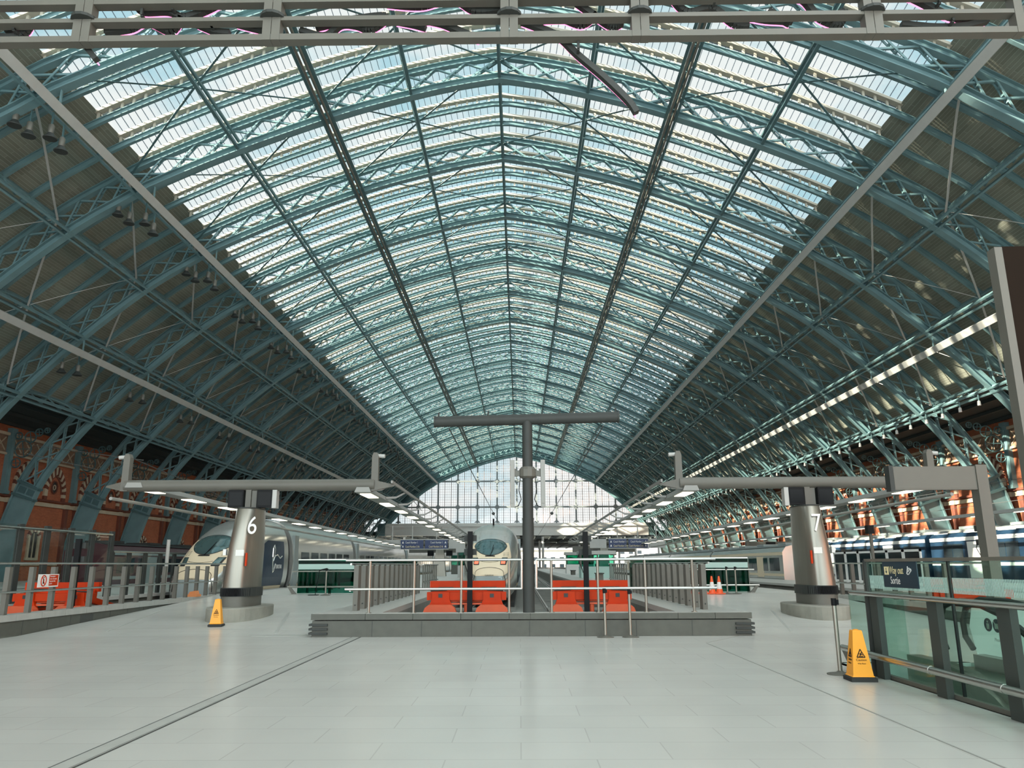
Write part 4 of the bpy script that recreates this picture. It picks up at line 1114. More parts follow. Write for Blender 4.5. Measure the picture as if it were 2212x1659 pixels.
# ---------------------------------------------------------------- glass screens
t = thing('glass_screen', 'tall clear glass screen with dark posts behind the left buffer', 'glass screen', (-14.75, 0, 0), 'screens along the left platform')
yp = [21.65, 22.97, 24.3, 25.6, 26.9, 28.2]
for y in yp: mb = MB(); mb.box(-.05, .05, y-.12, y+.12, HF, 2.74); mb.build('post', 'grey_dark', t)
for a, b in zip(yp, yp[1:]):
    mb = MB(); mb.box(-.01, .01, a+.12, b-.12, HF+.04, 2.72); mb.build('pane', 'glass_clear', t)
mb = MB(); mb.tube([(.06, 21.6, 2.62), (.06, 28.1, 2.62)], .04, 8); mb.build('top_rail', 'steel_polish', t)
t = thing('glass_screen', 'lower clear glass screen in front of the maroon train', 'glass screen', (-14.75, 0, 0), 'screens along the left platform')
yp = [28.35, 29.6, 30.9, 32.2, 33.5, 34.9, 36.2]
for y in yp: mb = MB(); mb.box(-.04, .04, y-.12, y+.12, HF, 2.05); mb.build('post', 'grey_dark', t)
for a, b in zip(yp, yp[1:]):
    mb = MB(); mb.box(-.01, .01, a+.12, b-.12, HF+.04, 1.98); mb.build('pane', 'glass_clear', t)
mb = MB(); mb.tube([(.05, 28.3, 2.03), (.05, 36.2, 2.03)], .04, 8); mb.build('top_rail', 'steel_polish', t)
mb = MB(); mb.cyl(0, 0, HF, 2.55, .07, 10); tag(mb.build('lamp_mast', 'grey_light', None, (-14.2, 31.6, 0)), 'slim grey mast standing before the maroon train', 'post')
# green box balustrades around the lift wells
def green_box(label, x0, x1, y0, y1, lean):
    t = thing('glass_balustrade', label, 'balustrade', (0, 0, 0), 'green glass balustrades')
    for (a, b, c, d) in ((x0, y0, x1, y0), (x0, y0, x0, y1), (x1, y0, x1, y1), (x0, y1, x1, y1)):
        L = math.hypot(c-a, d-b); n = max(1, round(L/1.4))
        for i in range(n):
            p = Vector((a+(c-a)*i/n, b+(d-b)*i/n, 0)); q = Vector((a+(c-a)*(i+1)/n, b+(d-b)*(i+1)/n, 0))
            mb = MB(); mb.beam(p+Vector((0, 0, (HF+1.70)/2+.02)), q+Vector((0, 0, (HF+1.70)/2+.02)), .014, 1.66-HF); g = mb.build('glass_panel', 'glass_teal', t)
            m2 = MB(); m2.beam(p+Vector((0, -.012, 1.46)), q+Vector((0, -.012, 1.46)), .006, .20); m2.build('frit_stripe', 'frit', g)
            mb = MB(); mb.cbox(q.x, q.y+.06, HF+.55, .10, .06, 1.1); mb.build('post', 'steel_dull', t)
    mb = MB(); mb.beam((x0, y0, 1.72), (x1, y0, 1.72), .04, .04); mb.beam((x0, y1, 1.72), (x1, y1, 1.72), .04, .04); mb.beam((x0, y0, 1.72), (x0, y1, 1.72), .04, .04); mb.beam((x1, y0, 1.72), (x1, y1, 1.72), .04, .04); mb.build('top_capping', 'steel_polish', t)
    mb = MB(); mb.tube([(x0-.2, y0-.09, 1.29), (x1+.2, y0-.09, 1.29)], .028, 8); mb.tube([(x0-.35, y0-.12, .73), (x1+.35, y0-.12, .73)], .035, 8); mb.build('hand_rail', 'steel_polish', t)
    mb = MB(); xx = x0-.33 if lean < 0 else x1+.33; ddx = .22 if lean < 0 else -.22
    mb.prism([(xx, .72), (xx+ddx*.5, .72), (xx+ddx*1.6, HF), (xx+ddx*.8, HF)], 'Y', y0-.15, y0-.09); mb.build('rail_bracket', 'steel_dull', t)
green_box('green glass balustrade between pillar 6 and the left fins', -8.35, -4.75, 29.75, 36.5, -1)
green_box('green glass balustrade between the right fins and pillar 7', 5.1, 8.55, 29.75, 36.5, 1)
# short low rail sections further along the pit
def fence(label, x, y0, y1, z=HF):
    t = thing('platform_fence', label, 'fence', (x, 0, z), 'low fences along the pit')
    y = y0
    while y < y1: mb = MB(); mb.box(-.03, .03, y-.03, y+.03, 0, 1.05); mb.build('post', 'steel_dull', t); y += .75
    for zz in (1.06, .35): mb = MB(); mb.tube([(0, y0, zz), (0, y1, zz)], .03, 8); mb.build('fence_rail', 'steel_polish', t)
fence('low bar fence beyond the left row of fins', -4.1, 33.5, 39.5)
fence('low bar fence beyond the right row of fins', 4.5, 33.5, 40)

# ---------------------------------------------------------------- trains
LN = 6.5
ZT = [(0,1.05),(.25,1.37),(.5,1.60),(1,1.92),(1.6,2.30),(2.2,2.66),(3,3.06),(3.8,3.34),(4.8,3.57),(6.5,3.74)]
WD = [(0,.72),(.25,.95),(.5,1.06),(1,1.18),(2,1.31),(3,1.40),(4.5,1.48),(6.5,1.51)]
def itp(T, s):
    if s <= T[0][0]: return T[0][1]
    for (a, u), (b, v) in zip(T, T[1:]):
        if s <= b:
            f = (s-a)/(b-a); return u+(v-u)*f
    return T[-1][1]
ZB = -.32; NE = 2.7
def sect(s, n=88, gx=0.0):
    w, zt = itp(WD, s)+gx, itp(ZT, s)+gx; zb = ZB+max(0, .35-s)*.5; zc = (zt+zb)/2; hh = (zt-zb)/2; out = []
    for i in range(n):
        a = 2*PI*i/n; c, d = math.cos(a), math.sin(a)
        out.append((w*abs(c)**(2/NE)*(1 if c >= 0 else -1), s, zc+hh*abs(d)**(2/NE)*(1 if d >= 0 else -1)))
    return out
def depth(x, z):
    def inside(s):
        w, zt = itp(WD, s), itp(ZT, s); zb = ZB+max(0, .35-s)*.5; zc = (zt+zb)/2; hh = (zt-zb)/2
        return abs(x/w)**NE+abs((z-zc)/hh)**NE <= 1
    if inside(0): return 0
    lo, hi = 0, 7
    for _ in range(30):
        m = (lo+hi)/2
        if inside(m): hi = m
        else: lo = m
    return hi
def side_x(s, z):
    w, zt = itp(WD, s), itp(ZT, s); zc = (zt+ZB)/2; hh = (zt-ZB)/2
    return w*max(0, 1-abs((z-zc)/hh)**NE)**(1/NE)
def nose_patch(rows, off, cols=24):
    """rows: [(z, x_left, x_right)] wrapped on the nose"""
    mb = MB(); g = []; fine = []
    for (z, a, b), (z2, a2, b2) in zip(rows, rows[1:]):
        k = max(1, int(abs(z2-z)/.06))
        fine += [(z+(z2-z)*j/k, a+(a2-a)*j/k, b+(b2-b)*j/k) for j in range(k)]
    for z, a, b in fine+[rows[-1]]:
        g.append([(a+(b-a)*i/cols, depth(a+(b-a)*i/cols, z)-off, z) for i in range(cols+1)])
    for r, q in zip(g, g[1:]):
        for i in range(cols): mb.poly([r[i], r[i+1], q[i+1], q[i]])
    return mb
def disc_patch(cz, a, b, off, ex=2.3, n=36, rr=8, bot=1.0):
    mb = MB(); g = []
    for j in range(rr+1):
        r = j/rr; ring = []
        for i in range(n):
            t = 2*PI*i/n; c, d = math.cos(t), math.sin(t)
            x = a*r*abs(c)**(2/ex)*(1 if c > 0 else -1); z = cz+b*r*abs(d)**(2/ex)*(1 if d > 0 else -bot)
            if d > 0: x *= 1-.12*d*r
            else: x *= 1+.55*d*r*.45
            ring.append((x, depth(x, z)-off, z))
        g.append(ring)
    for p, q in zip(g, g[1:]):
        for i in range(n): mb.poly([p[i], p[(i+1) % n], q[(i+1) % n], q[i]])
    return mb
def side_patch(rows, off, sg, cols=12):
    mb = MB(); g = []
    for z, a, b in rows: g.append([(sg*(side_x(a+(b-a)*i/cols, z)+off), a+(b-a)*i/cols, z) for i in range(cols+1)])
    for r, q in zip(g, g[1:]):
        for i in range(cols): mb.poly([r[i], r[i+1], q[i+1], q[i]])
    return mb
def high_speed_train(label, loc, cars, lit):
    t = thing('high_speed_train', label, 'train', loc, 'silver high speed trains')
    ss = [0, .04, .08, .16, .25, .33, .42, .5, .62, .75, .87, 1, 1.15, 1.3, 1.45, 1.6, 1.8, 2, 2.2, 2.4, 2.6, 2.8, 3, 3.2, 3.45, 3.7, 4.2, 4.8, 5.5, 6.5, 7.7]
    mb = MB(); mb.rings([sect(s) for s in ss]); nose = mb.build('nose_cab', 'train_silver', t, None, True)
    mk = []
    for z, hw in ((.98, .66), (1.1, .86), (1.25, .95), (1.45, 1.0), (1.7, 1.02), (1.9, 1.05), (2.1, 1.02), (2.3, .98), (2.45, .95), (2.6, .90)): mk.append((z, -hw, hw))
    nose_patch(mk, .022).build('cream_mask', 'train_cream', nose, None, True)
    nose_patch([(-.1, -.6, .6), (.2, -.68, .68), (.5, -.70, .70), (.75, -.70, .70), (.975, -.66, .66)], .022).build('lower_valance', 'train_grey', nose, None, True)
    nose_patch([(2.35, -.95, .95), (2.6, -.99, .99), (2.9, -1.0, 1.0), (3.2, -.92, .92), (3.4, -.72, .72)], .018).build('brow', 'train_silver', nose, None, True)
    disc_patch(2.42, .84, .40, .034, bot=1.15).build('windscreen_frame', 'rubber', nose, None, True)
    ws = disc_patch(2.42, .80, .375, .042, bot=1.15).build('windscreen', 'train_glass', nose, None, True)
    mb = MB(); mb.tube([(.02+.02*i, depth(0, 1.96+.09*i)-.06, 1.96+.09*i) for i in range(7)], .014, 5); mb.tube([(.0, depth(0, 1.96)-.06, 1.96), (.1, depth(.1, 2.15)-.06, 2.15), (.17, depth(.15, 2.35)-.06, 2.4)], .012, 5); mb.build('wiper', 'black', ws)
    mb = nose_patch([(1.91, -.24, .24), (1.96, -.24, .24)], .045, 4); mb.build('wiper_sill', 'black', nose)
    for s in (-1, 1):
        a, b = sorted((s*.60, s*.88)); c, d = sorted((s*.52, s*.80))
        nose_patch([(1.50, c, d-.0), (1.64, c, d+.04*s if s > 0 else d), (1.86, a, b)], .032, 5).build('headlamp_case', 'rubber', nose)
        nose_patch([(1.55, c+.03, d-.05), (1.68, c+.04, d-.03), (1.72, c+.05, d-.02)], .040, 4).build('tail_lamp', 'lamp_red' if lit else 'train_glass', nose)
        nose_patch([(1.72, c+.05, d-.02), (1.84, a+.03, b-.05)], .040, 4).build('head_lamp', 'train_glass', nose)
        m2 = MB()
        for j in range(4):
            z = 1.94+j*.05; x0_, x1_ = sorted((s*.66, s*.92)); m2.tube([(x0_, depth(x0_, z)-.03, z), (x1_, depth(x1_, z)-.03, z)], .010, 4)
        m2.build('grille', 'grey_dark', nose)
    # hatch seams
    mb = MB(); pts = [(.70*math.cos(PI-PI*i/16), 1.02+.36*math.sin(PI*i/16)**.6) for i in range(17)]; pts = [(-.80, .5), (-.78, .8)]+pts[0:]+[(.78, .8), (.80, .5)]
    mb.tube([(x, depth(x, z)-.026, z) for x, z in pts], .012, 4); mb.tube([(x, depth(x, z)-.026, z) for x, z in [(-.5+i*.1, 1.63+.0028*(i-5)**2) for i in range(11)]], .010, 4); mb.build('hatch_seam', 'black', nose)
    text('lettering', 'EUROSTAR', .085, 'steel_dull', nose, (0, -.045, .985), (PI/2, 0, 0), 'CENTER', .004)
    for sg in (-1, 1):
        side_patch([(.62, 2.6, 7.0), (1.0, 2.3, 7.0), (1.5, 2.7, 7.0), (2.0, 3.3, 7.0), (2.4, 4.0, 7.0), (2.65, 4.8, 7.0)], .012, sg).build('navy_panel', 'train_navy', nose, None, True)
        side_patch([(.45, 2.2, 7.0), (.60, 2.2, 7.0)], .016, sg).build('yellow_stripe', 'train_cream', nose, None, True)
        m2 = MB(); lg = [(5.3, 1.45), (5.25, 1.9), (5.35, 2.3), (5.55, 2.45), (5.6, 2.25), (5.45, 1.95), (5.3, 1.7), (5.55, 1.95), (5.95, 2.0), (6.3, 1.85), (6.6, 1.95)]
        m2.tube([(sg*(side_x(s, z)+.02), s, z) for s, z in lg], .035, 5); lg2 = [(5.25, 1.5), (5.32, 1.2), (5.5, 1.32), (5.7, 1.6)]
        m2.tube([(sg*(side_x(s, z)+.02), s, z) for s, z in lg2], .03, 5); m2.build('swoosh_emblem', 'train_silver', nose)
        text('lettering', 'EUROSTAR', .26, 'white', nose, (sg*(side_x(6, 1.5)+.025), 5.72 if sg > 0 else 6.98, 1.38), (PI/2, 0, PI/2*sg), 'LEFT', .003, .7)
    y = 7.7
    full = sect(7.0); small = [(x*.90, y_, (z-1.5)*.94+1.45) for x, y_, z in full]
    for c in range(cars):
        L = 14.6 if c == 0 else 24.0
        mb = MB(); mb.rings([[(x, y, z) for x, _, z in small], [(x, y+.75, z) for x, _, z in small]]); mb.build('gangway', 'rubber', t)
        y += .75
        mb = MB(); mb.rings([[(x, y, z) for x, _, z in full], [(x, y+L, z) for x, _, z in full]]); car = mb.build('carriage', 'train_silver', t, None, True)
        for sg in (-1, 1):
            m2 = MB(); n = int((L-2.5)/2.0)
            for i in range(n):
                y_ = y+1.6+i*2.0; g = [[(sg*(side_x(7, z)+.012), yy, z) for yy in (y_, y_+1.5)] for z in (1.62, 1.9, 2.2)]
                for r, q in zip(g, g[1:]): m2.poly([r[0], r[1], q[1], q[0]])
            m2.build('window_band', 'train_glass_dark', car)
            m3 = MB()
            for z0, z1 in ((.45, .6),): m3.poly([(sg*(side_x(7, z0)+.014), y+.1, z0), (sg*(side_x(7, z0)+.014), y+L-.1, z0), (sg*(side_x(7, z1)+.014), y+L-.1, z1), (sg*(side_x(7, z1)+.014), y+.1, z1)])
            m3.build('yellow_stripe', 'train_cream', car)
        m4 = MB(); m4.box(-.5, .5, y+.8, y+3.0, 3.70, 3.87); m4.box(-.4, .4, y+L-3.5, y+L-1, 3.70, 3.82); m4.build('roof_unit', 'train_grey', car)
        m5 = MB(); m5.box(-1.52, 1.52, y+.25, y+.95, .3, 3.0); m5.build('door_bay', 'train_grey', car)
        y += L
    mb = MB(); mb.box(-1.2, 1.2, 1.2, y, -.75, -.3); mb.build('underframe', 'rubber', t)
    mb = MB(); mb.tube([(0, 6.0, 3.68), (0, 6.0, 4.05)], .05, 6); mb.build('aerial', 'black', t)
    return t
high_speed_train('silver and cream high speed train head on behind the middle buffer', (-1.48, 38.2, 0), 5, True)
high_speed_train('silver and navy high speed train on the left behind pillar 6', (-13.0, 31.3, 0), 5, False)

def coach_train(label, x0, x1, y0, L, n, z0, z1, body, stripe, roof, face, cat='train'):
    t = thing('coach_train', label, cat, (0, 0, 0))
    w = (x1-x0)
    for c in range(n):
        a = y0+c*(L+.6)
        pf = [(x0, z0), (x1, z0), (x1, z1-.45), (x1-.25, z1-.12), (x1-.8, z1), (x0+.8, z1), (x0+.25, z1-.12), (x0, z1-.45)]
        mb = MB(); mb.prism(pf, 'Y', a, a+L); car = mb.build('carriage', body, t)
        xs = x0 if face < 0 else x1; d = face*.012
        m2 = MB(); k = int(L/2.6)
        for i in range(k):
            y_ = a+.8+i*2.6; m2.box(min(xs, xs+d), max(xs, xs+d), y_, y_+1.1, z1-1.75, z1-.85); m2.box(min(xs, xs+d), max(xs, xs+d), y_+1.15, y_+2.1, z1-1.75, z1-.85)
        m2.build('window_band', 'train_glass_dark', car)
        m3 = MB(); m3.box(min(xs, xs+d*1.5), max(xs, xs+d*1.5), a, a+L, z1-.68, z1-.47); m3.box(min(xs, xs+d), max(xs, xs+d), a, a+L, z1-2.1, z1-1.92); m3.build('stripe', stripe, car)
        m4 = MB(); m4.prism([(x0+.2, z1-.10), (x1-.2, z1-.10), (x1-.75, z1+.05), (x0+.75, z1+.05)], 'Y', a+.1, a+L-.1)
        for i in range(4): m4.box(x0+.6, x1-.6, a+1+i*5, a+2.6+i*5, z1+.03, z1+.18)
        m4.build('roof', roof, car)
        for f in (.22, .72):
            m5 = MB(); m5.box(min(xs, xs+d*2), max(xs, xs+d*2), a+L*f, a+L*f+1.5, z0+.35, z1-.75); m5.build('door', stripe, car)
    mb = MB(); mb.box(x0+.2, x1-.2, y0, y0+n*(L+.6), -.35, z0); mb.build('underframe', 'rubber', t)
    return t
coach_train('dark blue train with white roof stripe along the right wall', 26.0, 28.8, 30, 20, 4, .3, 3.45, 'train_navy', 'white', 'train_grey', -1)
coach_train('maroon train behind the low glass screens on the left', -26.8, -24.0, 46, 20, 3, .1, 2.85, 'train_maroon', 'train_grey', 'rubber', 1)
coach_train('silver grey train beyond the right green balustrade, past pillar 9', 17.95, 20.7, 54, 20, 4, .2, 2.75, 'train_silver', 'train_cream', 'train_grey', -1)

# dark glazed barrier line with white frames on the right platform
t = thing('barrier_screen', 'row of dark panes in white frames on the far right platform', 'screen', (16.9, 0, HF))
for i in range(6):
    y = 33.4+i*1.55
    mb = MB(); mb.box(0, .06, y, y+.1, 0, 1.62); mb.box(0, .06, y+1.4, y+1.5, 0, 1.62); mb.box(0, .06, y, y+1.5, 1.52, 1.62); mb.box(0, .06, y+.1, y+1.4, .12, .22); mb.build('frame', 'white', t)
    mb = MB(); mb.box(.02, .04, y+.1, y+1.4, .22, 1.52); mb.build('pane', 'train_glass_dark', t)
t = thing('camera_post', 'slim grey post with black box before the dark blue train', 'post', (11.6, 26, 0))
mb = MB(); mb.cyl(0, 0, -.6, 2.6, .055, 10); mb.build('post', 'grey_paint', t)
mb = MB(); mb.box(-.12, .08, -.12, .12, 2.45, 2.72); mb.build('box', 'black', t)
# ---------------------------------------------------------------- hanging sign frame with script shaped neon
t = thing('hanging_lattice', 'long pale steel lattice frame hanging across the top of the view', 'hanging frame', (0, 13, 0))
mb = MB()
for z, h in ((11.47, .13), (11.88, .09), (12.30, .11), (12.75, .11)): mb.box(-12.5, 9.78, -.10, .10, z-h/2, z+h/2)
mb.build('rail', 'grey_paint', t)
for x in (-8.47, -4.76, -.14, 2.40, 6.90):
    mb = MB(); mb.box(x-.17, x-.006, -.11, .11, 11.40, 12.82); mb.box(x+.006, x+.17, -.11, .11, 11.40, 12.82); p = mb.build('upright', 'grey_paint', t)
    mb = MB(); mb.lathe([(.25, -.03), (.25, .03)], 14, (x, -.02, 11.93)); mb.build('joint_disc', 'grey_dark', p)
mb = MB(); mb.box(9.62, 9.78, -.11, .11, 11.40, 12.82); mb.build('upright', 'grey_paint', t)
for x in (-11, -4.76, 2.40, 9.0):
    mb = MB(); mb.tube([(x, 0, 12.8), (x, 0, 21 if abs(x) > 8 else 27.5)], .03, 6); mb.build('hanger', 'wire', t)
rnd = random.Random(3)
def smooth(pts, n=6):
    out = []; P = [pts[0]]+pts+[pts[-1]]
    for i in range(1, len(P)-2):
        p0, p1, p2, p3 = [Vector(p) for p in P[i-1:i+3]]
        for j in range(n):
            s = j/n; out.append(.5*((2*p1)+(p2-p0)*s+(2*p0-5*p1+4*p2-p3)*s*s+(3*p1-p0-3*p2+p3)*s**3))
    out.append(Vector(pts[-1])); return out
def stroke(pts, label):
    if len(pts) >= 4 and pts[-1][1] > 11.3: pts = [(x, z+(.13*math.sin(i*2.3+pts[0][0]) if 0 < i else 0)) for i, (x, z) in enumerate(pts)]
    q = smooth([(x, 0, z) for x, z in pts])
    o = thing('neon_stroke', label, 'neon sign', (0, 13.24, .24), 'dark neon squiggles behind the frame')
    mb = MB()
    for a, b in zip(q, q[1:]): mb.beam(a, b, .11, .13, (0, 1, 0))
    mb.build('channel', 'grey_dark', o)
    mb = MB(); mb.tube([p+Vector((0, .11, -.03)) for p in q], .016, 5); mb.build('tube', 'neon', o)
    mb = MB(); m_ = q[len(q)//2]; mb.beam(m_, m_+Vector((0, -.2, 0)), .05, .05); zz = min((11.47, 11.88, 12.30, 12.75), key=lambda z: abs(z-.24-m_.z)); mb.beam(m_+Vector((0, -.2, 0)), (m_.x, -.2, zz-.24), .05, .05); mb.build('fixing', 'grey_dark', o)
L = 'pink edged dark neon squiggle {}'
W = ['at the far left end of the frame', 'left of the second upright', 'low and wavy, third from the left', 'short hook under the left middle rail', 'wavy, just left of the third upright', 'looped, right of the third upright',
     'long bar shaped, near the middle', 'slanting, left of the middle upright', 'hook shaped, left of the middle upright', 'with a long tail hanging below the frame', 'flat and lumpy, right of the middle upright', 'hook shaped, right of the middle upright', 'slanting pair of bends, left of the fifth upright', 'S shaped, left of the last full upright', 'curled, beside the last full upright', 'long and flat at the right end of the frame', 'steep, crossing the right end of the frame', 'with a short tail below the frame, far left']
ST = [[(-11.2,11.75),(-10.4,11.62),(-9.9,11.60),(-9.75,11.74),(-10.2,11.78)], [(-8.2,11.63),(-7.7,11.66),(-7.4,11.80),(-6.9,11.76),(-6.7,11.84)], [(-7.7,12.3),(-7.5,12.0),(-7.0,12.1),(-6.6,12.05),(-6.0,12.12),(-6.4,12.25)],
      [(-6.4,11.8),(-6.0,11.62),(-5.7,11.58)], [(-5.6,11.8),(-5.2,11.68),(-4.95,11.62)], [(-4.3,11.62),(-3.8,11.6),(-3.5,11.70),(-3.2,11.66),(-2.9,11.76),(-2.6,11.82),(-3.4,11.84),(-4.0,11.78)],
      [(-2.6,12.22),(-1.9,12.2),(-1.3,12.2),(-.8,12.14),(-.2,12.05)], [(-2.4,11.82),(-2.05,11.74),(-1.8,11.66)], [(-1.9,11.85),(-1.5,11.7),(-1.2,11.55),(-.75,11.5)],
      [(.1,11.78),(.5,11.6),(.85,11.40),(1.2,11.0),(1.7,10.5),(2.15,9.98),(2.3,9.72)], [(.5,11.80),(.9,11.79),(1.3,11.81),(1.6,11.80)], [(1.2,12.2),(1.6,11.9),(1.9,11.7),(2.1,11.6)],
      [(3.1,12.3),(3.4,12.05),(3.9,11.9),(4.3,11.75),(4.6,11.66)], [(4.4,11.9),(4.9,11.72),(5.3,11.68),(5.4,11.8),(5.0,11.84)], [(5.3,12.3),(5.7,12.1),(6.0,11.85),(6.4,11.68),(6.5,11.8),(6.2,11.85)], [(7.6,11.62),(8.2,11.60),(8.8,11.60),(9.3,11.56)], [(7.4,12.5),(8.0,12.2),(8.6,11.85),(9.2,11.62)], [(-8.75,11.5),(-8.5,11.25),(-8.3,11.0)]]
for s, w in zip(ST, W): stroke(s, L.format(w))

# ---------------------------------------------------------------- bell floodlights under the roof
def make_flood():
    t = thing('floodlight', 'x', 'floodlight', (0, 0, 0), 'bell floodlights under the roof')
    mb = MB(); mb.lathe([(.10, -.12), (.13, -.05), (.13, .28), (.09, .34)], 12); mb.build('housing', 'steel_dull', t, None, True)
    mb = MB(); mb.lathe([(.13, -.10), (.20, -.22), (.30, -.34), (.29, -.37)], 14); mb.build('reflector', 'grey_dark', t, None, True)
    mb = MB(); mb.beam((0, 0, .3), (0, 0, .95), .08, .05); mb.build('bracket', 'iron_dark', t)
    return t
f0 = make_flood(); first = True
for i, k in enumerate(KS[:13]):
    y = Y0+BAY*k
    spots = [(-22.1, 20.75, .1, 'outer one high on the left'), (-21.55, 20.35, .3, 'second one high on the left'), (-20.95, 20.55, .85, 'third one high on the left'), (-20.55, 20.05, 1.1, 'inner one high on the left'), (-29.6, 13.95, .1, 'outer one low on the left'), (-28.9, 13.9, .7, 'inner one low on the left')]
    for x, z, dy, w in spots:
        o = f0 if first else dup(f0); first = False
        if x < -28: z += .15
        o.location = (x, y+dy, z); o['label'] = f'dark bell floodlight under the {ORD[i]} lattice arch, {w}'
def make_spot():
    t = thing('spot_lamp', 'x', 'spot lamp', (0, 0, 0), 'white spot lamps along the right eaves')
    mb = MB(); mb.lathe([(.06, .05), (.10, 0), (.11, -.24), (.10, -.26)], 12); mb.build('housing', 'white', t, None, True)
    mb = MB(); mb.beam((0, 0, 0), (0, 0, .45), .06, .06); mb.build('bracket', 'iron', t)
    return t
s0 = make_spot(); first = True
for i, k in enumerate(range(1, 15)):
    for j in range(4):
        o = s0 if first else dup(s0); first = False
        o.location = (X0+30.75, Y0+BAY*k+1.1+j*2.2, 11.65)
        o['label'] = f'{WH[j] if j < 2 else ("third" if j == 2 else "last")} small white spot lamp on the right eaves beam past the {ORD[i+2]} arch'.replace('middle', 'second')

# ---------------------------------------------------------------- things far down the platforms
def direction_gantry(label, x, sgn):
    t = thing('platform_gantry', label, 'sign gantry', (x, 76, HF), 'far platform gantries')
    mb = MB(); mb.rings([[(a*.6, b*.5, 0) for a, b in ((-1,-1),(1,-1),(1,1),(-1,1))], [(a*.35, b*.4, 2.6) for a, b in ((-1,-1),(1,-1),(1,1),(-1,1))]]); mb.build('pillar_shaft', 'steel', t)
    mb = MB(); mb.tube([(-3.4, 0, 3.1), (3.4, 0, 3.1)], .2, 12); mb.box(-3.0, 3.0, -.1, .1, 2.2, 2.75); mb.build('cross_tube', 'grey_paint', t)
    for s in (-1, 1): mb = MB(); mb.box(s*.9-.3, s*.9+.3, -.2, .1, 1.9, 2.4); mb.build('display_case', 'black', t)
    return t
direction_gantry('distant pillar with cross tube down the left centre platform', -7.7, -1)
direction_gantry('distant pillar with cross tube down the right centre platform', 8.1, 1)
def coach_sign(label, x, w, flip):
    t = thing('direction_sign', label, 'sign', (x, 71, 0), 'blue coach number signs')
    mb = MB(); mb.box(-w/2, w/2, 0, .1, 2.95, 3.72); mb.build('board', 'blue_sign', t)
    mb = MB(); mb.box(-w/2-.08, w/2+.08, .02, .14, 2.88, 2.95); mb.box(-w/2-.08, w/2+.08, .02, .14, 3.72, 3.8); mb.tube([(0, .1, 3.75), (0, .1, 5)], .05, 6); mb.build('frame', 'grey_light', t)
    al = 'RIGHT' if flip else 'LEFT'; xx = w/2-.42 if flip else -w/2+.42
    text('lettering', 'Coach Number 1', .26, 'white', t, (xx, -.01, 3.42), (PI/2, 0, 0), al, .004, .62)
    text('lettering', 'Coach Numbers 2-16', .26, 'sign_yellow', t, (xx, -.01, 3.05), (PI/2, 0, 0), al, .004, .56)
    mb = MB(); ax = w/2-.2 if flip else -w/2+.2
    for z in (3.15, 3.5): mb.prism([(ax-.09, z-.08), (ax+.09, z-.08), (ax, z+.12)], 'Y', -.012, 0)
    mb.build('arrow', 'white', t)
coach_sign('blue coach number sign far left, arrow at its left end', -9.75, 2.05, False); coach_sign('blue coach number sign far left, arrow at its right end', -7.55, 2.05, True)
coach_sign('blue coach number sign far right, arrow at its left end', 8.85, 1.6, False); coach_sign('blue coach number sign far right, arrow at its right end', 10.7, 1.75, True)
for i, (x, lab) in enumerate(((-11.6, 'blank pale panel beside the far left coach signs'), (-5.7, 'blank pale panel right of the far left coach signs'), (7.1, 'blank pale panel left of the far right coach signs'), (12.4, 'blank pale panel right of the far right coach signs'))):
    mb = MB(); mb.box(-.75, .75, 0, .15, 2.95, 3.75); o = mb.build('blank_board', 'grey_light', None, (x, 71.2, 0)); tag(o, lab, 'panel')
    m2 = MB(); m2.tube([(0, .08, 3.7), (0, .08, 5.0)], .05, 6); m2.build('hanger', 'grey_light', o)
t = thing('platform_pillar', 'distant steel pillar numbered 9 with cross beam on the right', 'pillar', (23.4, 70, HF))
mb = MB(); mb.rings([[(a*.75, b*.6, 0) for a, b in ((-1,-1),(1,-1),(1,1),(-1,1))], [(a*.55, b*.5, 2.4) for a, b in ((-1,-1),(1,-1),(1,1),(-1,1))]]); mb.build('shaft', 'steel_dull', t)
text('number', '9', 1.1, 'white', t, (-.75, -.62, 1.25), (PI/2, 0, 0)); mb = MB(); mb.box(-.8, .8, -.62, .3, .85, 1.1); mb.build('blank_label', 'white', t)
mb = MB(); mb.box(-3.3, 3.0, -.2, .2, 2.35, 2.95); mb.build('cross_beam', 'grey_paint', t)
for s in (-1, 1): mb = MB(); mb.box(s*1.2-.4, s*1.2+.4, -.4, -.2, 2.2, 2.9); mb.build('display_case', 'black', t)
def booth(label, x, y, w, h, m, sy=2.4):
    t = thing('platform_booth', label, 'booth', (x, y, HF), 'far platform booths')
    mb = MB(); mb.box(-w/2, w/2, 0, sy, 0, h*.42); mb.build('base', m, t)
    mb = MB(); mb.box(-w/2+.04, w/2-.04, .04, sy-.04, h*.42, h*.86); mb.build('window_pane', 'glass_teal', t)
    mb = MB(); mb.box(-w/2-.15, w/2+.15, -.15, sy+.15, h*.86, h); mb.build('roof', 'grey_light', t)
    mb = MB()
    for a in (-w/2, 0, w/2): mb.box(a-.05, a+.05, -.02, .08, h*.42, h*.86)
    mb.build('mullion', 'grey_paint', t)
booth('green waiting booth down the right centre platform', 6.1, 62, 2.6, 2.1, 'frit'); booth('smaller pale booth farther down the right centre platform', 7.2, 95, 3.2, 2.5, 'white')
booth('pale booth down the left centre platform beside the train', -4.3, 66, 1.8, 2.4, 'grey_light'); booth('grey booth farther along the left centre platform', -6.5, 92, 3, 2.5, 'grey_paint')
booth('white kiosk at the far end of the right centre platform', 9.2, 120, 4, 2.8, 'white')
def bench(label, x, y):
    t = thing('platform_bench', label, 'bench', (x, y, HF), 'far platform benches')
    mb = MB(); mb.box(-.25, .25, -.9, .9, .42, .48); mb.build('seat', 'grey_dark', t)
    for s in (-.7, .7): mb = MB(); mb.box(-.2, .2, s-.04, s+.04, 0, .42); mb.build('leg', 'steel_dull', t)
